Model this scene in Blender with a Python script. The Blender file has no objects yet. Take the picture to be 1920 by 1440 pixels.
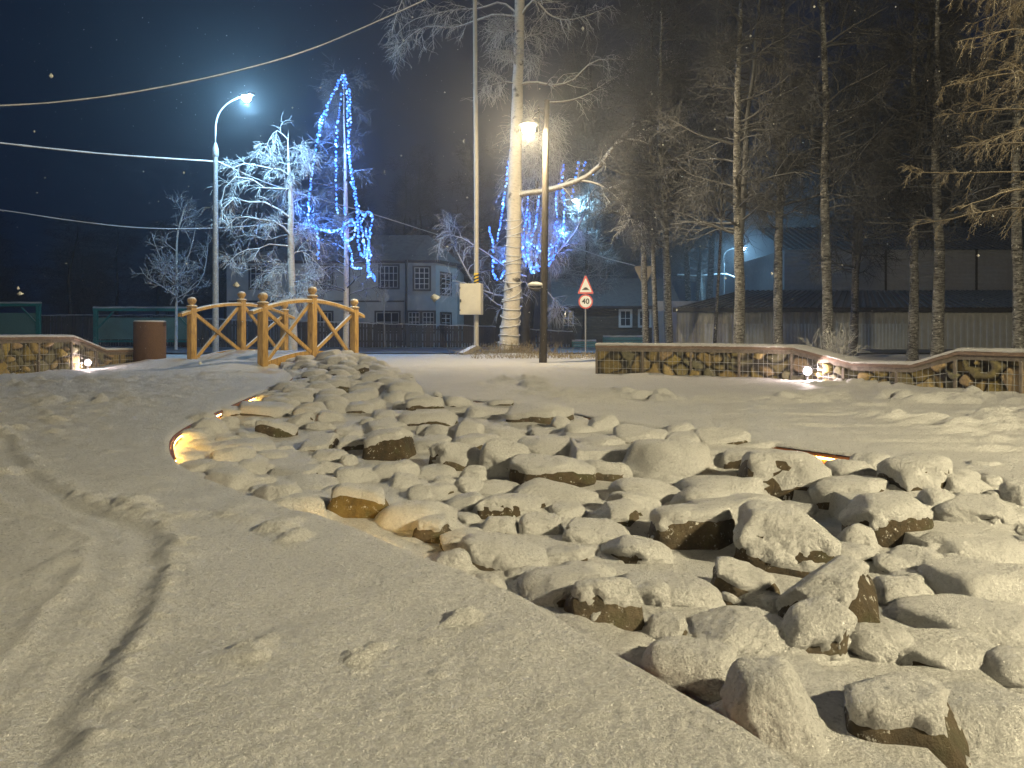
import bpy, bmesh, math, random
import numpy as np
from math import radians, pi, sin, cos, sqrt

scene = bpy.context.scene
COL = scene.collection

# ------------------------------------------------------------------ camera
CH = 0.75            # camera height
FP = 1387.0          # focal length in photograph pixels (1920 wide)
HY = 626.0           # horizon row of the photograph
cd = bpy.data.cameras.new('camera'); cam = bpy.data.objects.new('camera', cd); COL.objects.link(cam)
cam.location = (0, 0, CH); cam.rotation_euler = (radians(90), 0, 0)
cd.sensor_width = 36.0; cd.lens = 36.0*FP/1920; cd.shift_y = -(720-HY)/1920
cd.clip_start = 0.05; cd.clip_end = 600
scene.camera = cam

# ------------------------------------------------------------------ world and exposure
w = bpy.data.worlds.new('World'); scene.world = w; w.use_nodes = True
bg = w.node_tree.nodes['Background']
bg.inputs[0].default_value = (0.03, 0.16, 0.60, 1); bg.inputs[1].default_value = 0.012
scene.view_settings.view_transform = 'Standard'; scene.view_settings.look = 'None'
scene.view_settings.exposure = 1.3; scene.view_settings.gamma = 1.0
scene.cycles.use_denoising = True
scene.cycles.max_bounces = 6; scene.cycles.diffuse_bounces = 3; scene.cycles.glossy_bounces = 2
scene.cycles.transmission_bounces = 2; scene.cycles.volume_bounces = 0; scene.cycles.transparent_max_bounces = 8
scene.cycles.sample_clamp_indirect = 3.0; scene.cycles.use_light_tree = True
scene.cycles.caustics_reflective = False; scene.cycles.caustics_refractive = False
HAZE = 0.0027
WARM = (1.0, 0.84, 0.55)
P_MAIN, P_RIGHT, P_LEFT, P_BACK, P_COLD = 850, 3500, 330, 240, 760
rs = random.Random(7)

# ------------------------------------------------------------------ helpers
def P(px, py, Y): return np.array([(px-960)/FP*Y, Y, CH-(py-HY)/FP*Y])
def G(px, py, z=0.0):
    Y = FP*(CH-z)/(py-HY); return np.array([(px-960)/FP*Y, Y, z])
def sm(a, b, x):
    t = np.clip((x-a)/(b-a), 0, 1); return t*t*(3-2*t)
def _h(i, j, k, s):
    n = (i.astype(np.int64)*374761393 + j.astype(np.int64)*668265263 + k.astype(np.int64)*2147483647 + s*1274126177) & 0xffffffff
    n = ((n ^ (n >> 13))*1274126177) & 0xffffffff
    n = ((n ^ (n >> 16))*2246822519) & 0xffffffff
    return ((n ^ (n >> 15)) & 0xffffff)/float(0xffffff)
def noise(p, s=0):
    p = np.asarray(p, float)
    if p.shape[1] == 2: p = np.column_stack([p, np.zeros(len(p))])
    f = np.floor(p); t = p-f; t = t*t*t*(t*(t*6-15)+10); i, j, k = f[:, 0].astype(np.int64), f[:, 1].astype(np.int64), f[:, 2].astype(np.int64)
    r = 0
    for a in (0, 1):
        for b in (0, 1):
            for c in (0, 1):
                wgt = (t[:, 0] if a else 1-t[:, 0])*(t[:, 1] if b else 1-t[:, 1])*(t[:, 2] if c else 1-t[:, 2])
                r = r+wgt*_h(i+a, j+b, k+c, s)
    return r*2-1
def fbm(p, s=0, o=3):
    r = 0; a = 1.0; n = 0; p = np.asarray(p, float)
    for q in range(o):
        r = r+a*noise(p*(2.03**q)+q*7.3, s+q*11); n += a; a *= .5
    return r/n
def mesh_np(name, V, F, smooth=True, colr=None):
    """V (n,3); F list of (m,k) index arrays"""
    me = bpy.data.meshes.new(name)
    V = np.ascontiguousarray(V, np.float32)
    if not isinstance(F, list): F = [F]
    F = [np.asarray(f, np.int32) for f in F if len(f)]
    me.vertices.add(len(V)); me.vertices.foreach_set('co', V.ravel())
    loops = np.concatenate([f.ravel() for f in F]); tot = np.concatenate([np.full(len(f), f.shape[1], np.int32) for f in F])
    start = np.concatenate([[0], np.cumsum(tot)[:-1]]).astype(np.int32)
    me.loops.add(len(loops)); me.loops.foreach_set('vertex_index', loops)
    me.polygons.add(len(tot)); me.polygons.foreach_set('loop_start', start); me.polygons.foreach_set('loop_total', tot)
    me.polygons.foreach_set('use_smooth', np.full(len(tot), smooth, bool))
    if colr is not None:
        at = me.color_attributes.new('col', 'FLOAT_COLOR', 'POINT')
        at.data.foreach_set('color', np.column_stack([colr, np.ones(len(V))]).astype(np.float32).ravel())
    me.update(calc_edges=True); me.validate(); return me
def link(name, me, mat=None, parent=None):
    o = bpy.data.objects.new(name, me); COL.objects.link(o)
    if mat: me.materials.append(mat)
    if parent: o.parent = parent
    return o
def tag(o, label, cat, group=None):
    o['label'] = label; o['category'] = cat
    if group: o['group'] = group
    return o
def thing(name, label, cat, loc=(0, 0, 0), rz=0, group=None):
    o = bpy.data.objects.new(name, None); COL.objects.link(o); o.location = [float(v) for v in loc]; o.rotation_euler = (0, 0, rz)
    o.empty_display_size = .2
    return tag(o, label, cat, group)
def copy_tree(o, parent=None):
    c = o.copy(); COL.objects.link(c); c.parent = parent
    for ch in o.children: copy_tree(ch, c)
    return c

class MB:
    def __init__(s): s.V = []; s.F = []
    def add(s, V, F):
        n = len(s.V); s.V += [tuple(float(q) for q in v) for v in V]; s.F += [tuple(int(i)+n for i in f) for f in F]; return s
    def box(s, c, d, R=None, bev=0.0):
        hx, hy, hz = d[0]/2, d[1]/2, d[2]/2
        bm = bmesh.new(); bmesh.ops.create_cube(bm, size=1)
        for v in bm.verts: v.co = (v.co.x*d[0], v.co.y*d[1], v.co.z*d[2])
        if bev: bmesh.ops.bevel(bm, geom=list(bm.edges), offset=min(bev, min(d)*.45), segments=2, affect='EDGES', profile=.6)
        bm.verts.index_update(); V = np.array([v.co[:] for v in bm.verts]); F = [[v.index for v in f.verts] for f in bm.faces]; bm.free()
        if R is not None: V = V@np.asarray(R).T
        return s.add(V+np.asarray(c), F)
    def bar(s, a, b, wx, wz, bev=0.0):
        """a square bar from a to b; wx sideways, wz in the upright direction"""
        a, b = np.asarray(a, float), np.asarray(b, float); t = b-a; L = np.linalg.norm(t); t /= L
        up = np.array([0, 0, 1.]) if abs(t[2]) < .99 else np.array([0, 1., 0]); sd = np.cross(t, up); sd /= np.linalg.norm(sd); u = np.cross(sd, t)
        return s.box((a+b)/2, (L, wx, wz), np.column_stack([t, sd, u]), bev)
    def tube(s, pts, r, n=8, cap=True):
        pts = np.asarray(pts, float); r = np.broadcast_to(np.asarray(r, float), (len(pts),)); T = np.gradient(pts, axis=0); T /= np.linalg.norm(T, axis=1)[:, None]+1e-12
        ref = np.array([0, 0, 1.]) if abs(T[:, 2]).mean() < .8 else np.array([0, 1., 0])
        V = []; F = []
        for p, t, q in zip(pts, T, r):
            sd = np.cross(t, ref); sd /= np.linalg.norm(sd)+1e-12; u = np.cross(sd, t)
            for k in range(n): V.append(p+q*(cos(2*pi*k/n)*sd+sin(2*pi*k/n)*u))
        for i in range(len(pts)-1):
            for k in range(n): F.append((i*n+k, i*n+(k+1) % n, (i+1)*n+(k+1) % n, (i+1)*n+k))
        if cap: F += [tuple(range(n))[::-1], tuple((len(pts)-1)*n+k for k in range(n))]
        return s.add(V, F)
    def lathe(s, prof, c=(0, 0, 0), n=16, R=None):
        V = []; F = []; m = len(prof)
        for r, z in prof:
            for k in range(n): V.append((r*cos(2*pi*k/n), r*sin(2*pi*k/n), z))
        for i in range(m-1):
            for k in range(n): F.append((i*n+k, i*n+(k+1) % n, (i+1)*n+(k+1) % n, (i+1)*n+k))
        if prof[0][0] > 1e-6: F.append(tuple(range(n))[::-1])
        if prof[-1][0] > 1e-6: F.append(tuple((m-1)*n+k for k in range(n)))
        V = np.array(V)
        if R is not None: V = V@np.asarray(R).T
        return s.add(V+np.asarray(c), F)
    def prism(s, poly, a, b, axis=1):
        """poly of 2-D points (x,z) extruded along y from a to b"""
        n = len(poly); V = [(x, a, z) for x, z in poly]+[(x, b, z) for x, z in poly]
        F = [tuple(range(n)), tuple(range(2*n-1, n-1, -1))]+[(i, n+i, n+(i+1) % n, (i+1) % n) for i in range(n)]
        return s.add(V, F)
    def build(s, name, mat, parent=None, smooth=False):
        me = bpy.data.meshes.new(name); me.from_pydata(s.V, [], s.F); me.update()
        if smooth:
            me.polygons.foreach_set('use_smooth', np.ones(len(me.polygons), bool))
            try: me.set_sharp_from_angle(angle=radians(40))
            except Exception: pass
        bm = bmesh.new(); bm.from_mesh(me); bmesh.ops.recalc_face_normals(bm, faces=bm.faces); bm.to_mesh(me); bm.free()
        return link(name, me, mat, parent)

def tube_batch(pts, rad, n=3):
    """pts (N,K,3), rad (N,K) -> verts, quads"""
    N, K, _ = pts.shape
    T = np.gradient(pts, axis=1); T /= np.linalg.norm(T, axis=2, keepdims=True)+1e-12
    ref = np.zeros((N, 1, 3)); mz = np.abs(T[:, :, 2]).mean(1) > .8
    ref[~mz, 0, 2] = 1; ref[mz, 0, 1] = 1
    S = np.cross(T, np.broadcast_to(ref, T.shape)); S /= np.linalg.norm(S, axis=2, keepdims=True)+1e-12
    U = np.cross(S, T); a = np.arange(n)*2*pi/n
    V = pts[:, :, None, :]+rad[:, :, None, None]*(np.cos(a)[None, None, :, None]*S[:, :, None, :]+np.sin(a)[None, None, :, None]*U[:, :, None, :])
    idx = np.arange(N*K*n).reshape(N, K, n)
    A = idx[:, :-1]; B = idx[:, 1:]
    Q = np.stack([A, np.roll(A, -1, 2), np.roll(B, -1, 2), B], -1).reshape(-1, 4)
    return V.reshape(-1, 3), Q
def joined(parts):
    V = []; F = []; n = 0
    for v, f in parts: V.append(v); F.append(f+n); n += len(v)
    return np.concatenate(V), np.concatenate(F)
def smooth_path(pts, step):
    pts = np.asarray(pts, float); q = np.vstack([2*pts[0]-pts[1], pts, 2*pts[-1]-pts[-2]]); out = []
    for i in range(1, len(q)-2):
        n = max(2, int(np.linalg.norm(q[i+1]-q[i])/step)); t = np.linspace(0, 1, n, endpoint=False)[:, None]
        a, b, c, d = q[i-1], q[i], q[i+1], q[i+2]
        out.append(.5*((2*b)+(c-a)*t+(2*a-5*b+4*c-d)*t**2+(3*b-a-3*c+d)*t**3))
    out.append(pts[-1:]); return np.vstack(out)

# ------------------------------------------------------------------ materials
def newmat(name):
    m = bpy.data.materials.new(name); m.use_nodes = True; nt = m.node_tree
    return m, nt, nt.nodes['Principled BSDF']
def N(nt, kind, **kw):
    n = nt.nodes.new(kind)
    for k, v in kw.items(): setattr(n, k, v)
    return n
def nz_tex(nt, scale, detail=4, rough=.55, vec=None, stretch=None):
    t = N(nt, 'ShaderNodeTexNoise'); t.inputs['Scale'].default_value = scale; t.inputs['Detail'].default_value = detail; t.inputs['Roughness'].default_value = rough
    c = N(nt, 'ShaderNodeTexCoord'); src = c.outputs['Object']
    if stretch:
        mp = N(nt, 'ShaderNodeMapping'); mp.inputs['Scale'].default_value = stretch; nt.links.new(src, mp.inputs[0]); src = mp.outputs[0]
    nt.links.new(src, t.inputs['Vector']); return t
def ramp(nt, src, stops):
    r = N(nt, 'ShaderNodeValToRGB'); e = r.color_ramp.elements
    while len(e) < len(stops): e.new(.5)
    for q, (p, c) in zip(e, stops): q.position = p; q.color = (*c, 1) if len(c) == 3 else c
    nt.links.new(src, r.inputs[0]); return r
def bump(nt, b, src, dist, strength=1.0, prev=None):
    n = N(nt, 'ShaderNodeBump'); n.inputs['Distance'].default_value = dist; n.inputs['Strength'].default_value = strength
    nt.links.new(src, n.inputs['Height'])
    if prev: nt.links.new(prev.outputs[0], n.inputs['Normal'])
    nt.links.new(n.outputs[0], b.inputs['Normal']); return n
def mixc(nt, fac, a, b, out):
    m = N(nt, 'ShaderNodeMix', data_type='RGBA')
    for s, v in ((m.inputs[0], fac), (m.inputs[6], a), (m.inputs[7], b)):
        if isinstance(v, (int, float)): s.default_value = v
        elif isinstance(v, tuple): s.default_value = (*v, 1)
        else: nt.links.new(v, s)
    if out is not None: nt.links.new(m.outputs[2], out)
    return m
def upmask(nt, lo, hi, nscale=30, namp=.5):
    g = N(nt, 'ShaderNodeNewGeometry'); sx = N(nt, 'ShaderNodeSeparateXYZ'); nt.links.new(g.outputs['Normal'], sx.inputs[0])
    t = nz_tex(nt, nscale, 3); a = N(nt, 'ShaderNodeMath', operation='MULTIPLY_ADD'); nt.links.new(t.outputs[0], a.inputs[0]); a.inputs[1].default_value = namp*2; nt.links.new(sx.outputs[2], a.inputs[2])
    mr = N(nt, 'ShaderNodeMapRange'); mr.inputs[1].default_value = lo+namp; mr.inputs[2].default_value = hi+namp; nt.links.new(a.outputs[0], mr.inputs[0]); return mr
SNOWC = (.90, .89, .87)
def snow_mat(name='snow', grain=1.0, col=SNOWC):
    m, nt, b = newmat(name)
    t0 = nz_tex(nt, 3.0, 3); c = ramp(nt, t0.outputs[0], [(.3, tuple(v*.95 for v in col)), (.7, col)])
    tg = nz_tex(nt, 85, 4, .8); cg = ramp(nt, tg.outputs[0], [(.32, (.79, .79, .80)), (.60, (1, 1, 1))]); mg = N(nt, 'ShaderNodeMix', data_type='RGBA', blend_type='MULTIPLY'); mg.inputs[0].default_value = 1  # shading of the snow's fine relief put into its colour as light-dark speckle
    nt.links.new(c.outputs[0], mg.inputs[6]); nt.links.new(cg.outputs[0], mg.inputs[7]); nt.links.new(mg.outputs[2], b.inputs['Base Color']); b.inputs['Roughness'].default_value = .62; b.inputs['Specular IOR Level'].default_value = .35
    t1 = nz_tex(nt, 24, 5, .7); t2 = nz_tex(nt, 70, 5, .8)
    b1 = bump(nt, b, t1.outputs[0], .05*grain, .8); b2 = bump(nt, b, t2.outputs[0], .050*grain, 1.0, b1)
    # ice glints: rare tiny facets with a mirror-like sheen
    v = N(nt, 'ShaderNodeTexVoronoi'); v.inputs['Scale'].default_value = 130; tc = N(nt, 'ShaderNodeTexCoord'); nt.links.new(tc.outputs['Object'], v.inputs['Vector'])
    sp = N(nt, 'ShaderNodeSeparateColor'); nt.links.new(v.outputs['Color'], sp.inputs[0])
    gt = N(nt, 'ShaderNodeMath', operation='GREATER_THAN'); nt.links.new(sp.outputs[0], gt.inputs[0]); gt.inputs[1].default_value = .97
    mr = N(nt, 'ShaderNodeMapRange'); nt.links.new(gt.outputs[0], mr.inputs[0]); mr.inputs[3].default_value = .62; mr.inputs[4].default_value = .16
    nt.links.new(mr.outputs[0], b.inputs['Roughness'])
    return m
M = {}
M['snow'] = snow_mat()
def rock_mat(name='rock', ca=(.085, .055, .02), cb=(.03, .025, .014), cc=(.14, .10, .045)):
    m, nt, b = newmat(name)
    t = nz_tex(nt, 9, 6, .7); c = ramp(nt, t.outputs[0], [(.3, cb), (.5, ca), (.72, cc)])
    oi = N(nt, 'ShaderNodeObjectInfo'); hs = N(nt, 'ShaderNodeHueSaturation'); nt.links.new(c.outputs[0], hs.inputs['Color'])
    mr = N(nt, 'ShaderNodeMapRange'); nt.links.new(oi.outputs['Random'], mr.inputs[0]); mr.inputs[3].default_value = .65; mr.inputs[4].default_value = 1.3; nt.links.new(mr.outputs[0], hs.inputs['Value'])
    mr2 = N(nt, 'ShaderNodeMapRange'); nt.links.new(oi.outputs['Random'], mr2.inputs[0]); mr2.inputs[3].default_value = 1.0; mr2.inputs[4].default_value = .7; nt.links.new(mr2.outputs[0], hs.inputs['Saturation'])
    # moss film and frost specks of their own shape
    t2 = nz_tex(nt, 6, 3); k = ramp(nt, t2.outputs[0], [(.56, (0, 0, 0)), (.72, (1, 1, 1))])
    mm = mixc(nt, k.outputs[0], hs.outputs[0], (.06, .062, .02), None)
    t3 = nz_tex(nt, 34, 5, .75); k3 = ramp(nt, t3.outputs[0], [(.60, (0, 0, 0)), (.66, (1, 1, 1))])
    mixc(nt, k3.outputs[0], mm.outputs[2], (.62, .60, .55), b.inputs['Base Color'])
    b.inputs['Roughness'].default_value = .8
    t4 = nz_tex(nt, 28, 7, .75); bump(nt, b, t4.outputs[0], .045, 1.0)
    return m
M['rock'] = rock_mat()
M['rock_amber_lit'] = rock_mat('rock_amber_lit', (.26, .17, .04), (.09, .06, .015), (.34, .25, .07))  # rock with the rim strip's amber light painted into its colours
M['rock_moss'] = rock_mat('rock_moss', (.05, .11, .015), (.02, .035, .01), (.08, .17, .03))
def simple(name, col, rough=.6, metal=0.0, nscale=20, var=.2, bumpd=0.0):
    m, nt, b = newmat(name); t = nz_tex(nt, nscale, 5)
    c = ramp(nt, t.outputs[0], [(.25, tuple(v*(1-var) for v in col)), (.75, tuple(min(1, v*(1+var)) for v in col))]); nt.links.new(c.outputs[0], b.inputs['Base Color'])
    b.inputs['Roughness'].default_value = rough; b.inputs['Metallic'].default_value = metal
    if bumpd: bump(nt, b, t.outputs[0], bumpd, .6)
    return m
def frosted(name, col, snow=(.72, .72, .72), lo=-.1, hi=.5, nscale=14, namp=.4, tscale=20, stretch=None, rough=.75, bumpd=.01):
    """a dark thing with snow lying on whatever of it faces up"""
    m, nt, b = newmat(name); t = nz_tex(nt, tscale, 5, .6, stretch=stretch)
    c = ramp(nt, t.outputs[0], [(.3, tuple(v*.6 for v in col)), (.7, tuple(v*1.3 for v in col))])
    u = upmask(nt, lo, hi, nscale, namp); mixc(nt, u.outputs[0], c.outputs[0], snow, b.inputs['Base Color'])
    b.inputs['Roughness'].default_value = rough; bump(nt, b, t.outputs[0], bumpd, .6); return m
def birch_mat(name, light=(.62, .57, .50), dark=(.05, .042, .035), amount=.5, scale=1.0):
    m, nt, b = newmat(name)
    t = nz_tex(nt, 7*scale, 5, .7, stretch=(1, 1, 4.5)); c = ramp(nt, t.outputs[0], [(amount-.12, dark), (amount-.02, tuple(v*.7 for v in light)), (amount+.15, light)])
    t2 = nz_tex(nt, 2.2*scale, 3); k = ramp(nt, t2.outputs[0], [(.58, (0, 0, 0)), (.68, (1, 1, 1))]); mm = mixc(nt, k.outputs[0], c.outputs[0], dark, None)
    t3 = nz_tex(nt, 16, 4, .7); k3 = ramp(nt, t3.outputs[0], [(.6, (0, 0, 0)), (.68, (1, 1, 1))]); mixc(nt, k3.outputs[0], mm.outputs[2], (.7, .7, .68), b.inputs['Base Color'])
    b.inputs['Roughness'].default_value = .8; bump(nt, b, t.outputs[0], .03, .7); return m
M['birch'] = birch_mat('birch_bark', amount=.36)
M['birch_dark'] = birch_mat('birch_bark_rough', light=(.26, .255, .245), dark=(.022, .02, .018), amount=.55)
M['twig_frost'] = frosted('frosted_twig', (.12, .10, .085), lo=-.55, hi=.15)
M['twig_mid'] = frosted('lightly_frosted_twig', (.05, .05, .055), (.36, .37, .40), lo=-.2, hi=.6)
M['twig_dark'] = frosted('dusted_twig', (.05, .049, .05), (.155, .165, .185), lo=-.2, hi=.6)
M['spruce'] = frosted('spruce_needles', (.11, .08, .04), (.50, .45, .36), lo=-.1, hi=.7)
M['bark_dark'] = frosted('dark_bark', (.035, .028, .022), (.6, .6, .6), lo=.5, hi=1.0, stretch=(1, 1, .25))
def wood_mat():
    m, nt, b = newmat('honey_wood'); t = nz_tex(nt, 9, 7, .7, stretch=(3, 3, .5)); c = ramp(nt, t.outputs[0], [(.30, (.19, .105, .028)), (.5, (.41, .25, .07)), (.72, (.57, .37, .12))])
    u = upmask(nt, .25, .7, 28, .45); mixc(nt, u.outputs[0], c.outputs[0], (.78, .77, .74), b.inputs['Base Color'])
    b.inputs['Roughness'].default_value = .5; bump(nt, b, t.outputs[0], .02, .7); return m
M['wood'] = wood_mat()
M['rust'] = simple('rusty_steel', (.22, .075, .02), .7, 0, 40, .6, .004)
M['steel_cold'] = frosted('grey_steel', (.30, .31, .32), lo=.2, hi=.8, rough=.45, bumpd=.002)
M['steel_dark'] = frosted('dark_steel', (.06, .06, .065), lo=.2, hi=.8, rough=.5, bumpd=.002)
M['pole_grey'] = simple('grey_painted_pole', (.42, .39, .34), .5, 0, 8, .12)
M['pole_wood'] = frosted('old_wooden_pole', (.045, .036, .028), (.5, .48, .45), lo=.35, hi=.6, nscale=22, namp=.7, stretch=(1, 1, .3))
M['beige'] = simple('beige_box_paint', (.62, .58, .47), .45, 0, 6, .06)
M['yellow'] = simple('yellow_tape', (.75, .50, .02), .5); M['black'] = simple('black_paint', (.015, .015, .015), .5)
M['white'] = simple('white_sign_face', (.80, .80, .80), .35, 0, 10, .03); M['red'] = simple('red_sign_ring', (.62, .03, .03), .35, 0, 10, .08)
M['sign_back'] = simple('grey_sign_back', (.20, .175, .15), .6, 0, 14, .2)
M['green'] = frosted('teal_paint', (.02, .22, .20), (.6, .6, .6), lo=.4, hi=.9, rough=.5, bumpd=.002)
M['teal_pale'] = frosted('pale_teal_boards', (.08, .28, .30), (.7, .7, .7), lo=.4, hi=.9, rough=.6)
M['net'] = simple('pale_green_panel', (.12, .24, .22), .7, 0, 30, .35)
M['picket'] = frosted('weathered_pickets', (.10, .085, .075), (.7, .7, .7), lo=.3, hi=.9, stretch=(1, 1, .15), tscale=30)
M['house_wall'] = simple('pale_plaster', (.44, .45, .47), .8, 0, 3, .12, .006)
M['house_dark'] = simple('brown_log_wall', (.10, .075, .055), .8, 0, 5, .3, .01)
M['trim_dark'] = simple('dark_timber_trim', (.045, .04, .04), .6)
M['frame_white'] = simple('white_window_frame', (.66, .66, .66), .4)
M['glass'] = simple('night_window_pane', (.012, .016, .028), .06, 0, 3, .2)
M['roof_snowy'] = frosted('snow_dusted_roof', (.07, .055, .06), (.24, .24, .25), lo=.2, hi=.9, nscale=4, namp=.5, tscale=6)
M['roof_red'] = frosted('red_roof', (.16, .035, .025), (.42, .40, .40), lo=.5, hi=1.0, nscale=4, namp=.5)
M['metal_roof'] = frosted('ribbed_metal_roof', (.10, .115, .125), (.40, .41, .42), lo=.3, hi=1.0, nscale=3, namp=.45, tscale=8, rough=.5, bumpd=.003)
M['metal_wall'] = simple('grey_metal_cladding', (.52, .52, .51), .6, 0, 4, .12)
M['metal_door'] = simple('pale_metal_sheet', (.62, .64, .65), .5, 0, 4, .1)
M['siding'] = simple('horizontal_siding', (.44, .45, .47), .7, 0, 4, .12)
M['asphalt'] = frosted('slushy_road', (.05, .05, .055), (.34, .34, .35), lo=.5, hi=1.2, nscale=1.2, namp=.6, tscale=15, rough=.45)
M['concrete'] = frosted('concrete', (.26, .23, .18), (.75, .74, .72), lo=.5, hi=.9)
def bin_mat():
    m, nt, b = newmat('pebbled_brown_concrete'); t = nz_tex(nt, 70, 4, .8); c = ramp(nt, t.outputs[0], [(.3, (.04, .022, .012)), (.55, (.13, .07, .035)), (.75, (.26, .17, .10))])
    u = upmask(nt, .55, .8, 30, .2); mixc(nt, u.outputs[0], c.outputs[0], (.75, .74, .72), b.inputs['Base Color']); b.inputs['Roughness'].default_value = .85; bump(nt, b, t.outputs[0], .012, .9); return m
M['bin'] = bin_mat()
M['cord'] = frosted('snowy_cable', (.20, .19, .18), (.75, .75, .75), lo=-.8, hi=-.2)
M['grass'] = frosted('dry_grass', (.26, .19, .08), (.6, .57, .5), lo=.2, hi=1.0)
def vcol_mat():
    m, nt, b = newmat('rubble_masonry'); a = N(nt, 'ShaderNodeAttribute', attribute_name='col'); t = nz_tex(nt, 22, 5, .7); c = ramp(nt, t.outputs[0], [(.3, (.55, .55, .55)), (.75, (1.25, 1.2, 1.1))])
    mm = N(nt, 'ShaderNodeMix', data_type='RGBA', blend_type='MULTIPLY'); mm.inputs[0].default_value = 1; nt.links.new(a.outputs['Color'], mm.inputs[6]); nt.links.new(c.outputs[0], mm.inputs[7]); nt.links.new(mm.outputs[2], b.inputs['Base Color'])
    b.inputs['Roughness'].default_value = .85; bump(nt, b, t.outputs[0], .012, .8); return m
M['masonry'] = vcol_mat()
M['coping'] = frosted('wall_coping', (.17, .115, .08), (.80, .78, .76), lo=.5, hi=.7, nscale=25, namp=.25, stretch=(.6, .6, 2))
M['wall_beam'] = frosted('grey_wall_beam', (.15, .125, .10), (.7, .68, .65), lo=.5, hi=.8)
def emis(name, col, s, sampling=None):
    m, nt, b = newmat(name); b.inputs['Base Color'].default_value = (*col, 1); b.inputs['Emission Color'].default_value = (*col, 1); b.inputs['Emission Strength'].default_value = s
    if sampling: m.cycles.emission_sampling = sampling
    return m
M['lens_warm'] = emis('warm_lamp_glass', WARM, 40, 'NONE'); M['lens_cold'] = emis('cold_lamp_glass', (.55, .85, 1.0), 40, 'NONE'); M['lens_wall'] = emis('wall_light_glass', (1.0, .82, .80), 40, 'NONE')
M['led_amber'] = emis('amber_led_strip', (1.0, .60, .12), 24)
M['bulb'] = emis('blue_bulb', (.05, .18, 1.0), 1.5, 'NONE')
M['bulb_pale'] = emis('pale_blue_bulb', (.22, .46, 1.0), 1.2, 'NONE')

def lamp_light(name, parent, loc, power, col, r=.1):
    l = bpy.data.lights.new(name, 'POINT'); l.energy = power; l.color = col; l.shadow_soft_size = r
    o = bpy.data.objects.new(name, l); COL.objects.link(o); o.parent = parent; o.location = [float(v) for v in loc]; return o

# ------------------------------------------------------------------ the stream bed's outline (on the plaza plane)
LEFT_PX = [(1530, 1440), (1400, 1355), (1200, 1240), (1000, 1122), (900, 1078), (800, 1038), (680, 988), (600, 962), (520, 940), (450, 916), (385, 891), (345, 871), (320, 847), (320, 818), (348, 796), (400, 771), (465, 743), (520, 722), (548, 706), (536, 694)]
RIGHT_PX = [(672, 684), (735, 695), (775, 712), (790, 733), (850, 744), (930, 752), (1060, 770), (1160, 789), (1300, 806), (1400, 822), (1480, 834), (1600, 850), (1700, 862), (1840, 886), (1930, 906)]
pts = [(3.4, .55), (.88, .55)]+[tuple(G(*p)[:2]) for p in LEFT_PX]+[(-5.6, 17.6), (-6.4, 20.0), (-5.6, 21.0), (-4.6, 19.0)]+[tuple(G(*p)[:2]) for p in RIGHT_PX]+[(3.3, 3.3), (4.2, 2.6), (4.4, 1.2)]
pts.append(pts[0]); BED = smooth_path(pts, .05)[:-1]
def sdist(q):
    """signed distance to the outline: + inside the bed"""
    q = np.asarray(q, float); A = BED; B = np.roll(BED, -1, 0); d2 = np.full(len(q), 1e9); ins = np.zeros(len(q), bool); near = np.zeros((len(q), 2)); seg = np.zeros(len(q), int)
    for si_, (a, b) in enumerate(zip(A, B)):
        ab = b-a; t = np.clip(((q-a)@ab)/(ab@ab+1e-12), 0, 1); c = a+t[:, None]*ab; e = ((q-c)**2).sum(1); k = e < d2; d2[k] = e[k]; near[k] = c[k]; seg[k] = si_
        cr = ((a[1] > q[:, 1]) != (b[1] > q[:, 1])); 
        if cr.any(): ins ^= cr & (q[:, 0] < (b[0]-a[0])*(q[:, 1]-a[1])/((b[1]-a[1]) if abs(b[1]-a[1]) > 1e-12 else 1e-12)+a[0])
    d = np.sqrt(d2); return np.where(ins, d, -d), near, seg
def lev(Y): return np.interp(Y, [1, 4, 7, 10, 13, 16, 20], [-.21, -.185, -.13, -.05, .03, .19, .20])
GLOW = [G(330, 832)[:2], G(625, 970)[:2], G(1560, 845)[:2], G(1440, 830)[:2], G(545, 705)[:2], G(470, 741)[:2], G(400, 771)[:2]]
_T = np.roll(BED, -1, 0)-np.roll(BED, 1, 0); _s = np.sign(np.sum(BED[:, 0]*np.roll(BED[:, 1], -1)-np.roll(BED[:, 0], -1)*BED[:, 1])); NY = _s*_T[:, 0]/np.linalg.norm(_T, axis=1)    # y part of the inward normal
RIMZ = np.where(NY < -.1, -.030, -.10)
for g_ in GLOW: 
    _d = np.linalg.norm(BED-g_, axis=1); RIMZ = np.minimum(RIMZ, -.030-.085*np.exp(-(_d/.38)**2))
RIMZ = np.convolve(np.concatenate([RIMZ[-6:], RIMZ, RIMZ[:6]]), np.ones(13)/13, 'valid')
def bedz(Y, d, seg):
    l = lev(Y); e = RIMZ[seg]; return e+(l-e)*sm(.0, .75, d)

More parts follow.
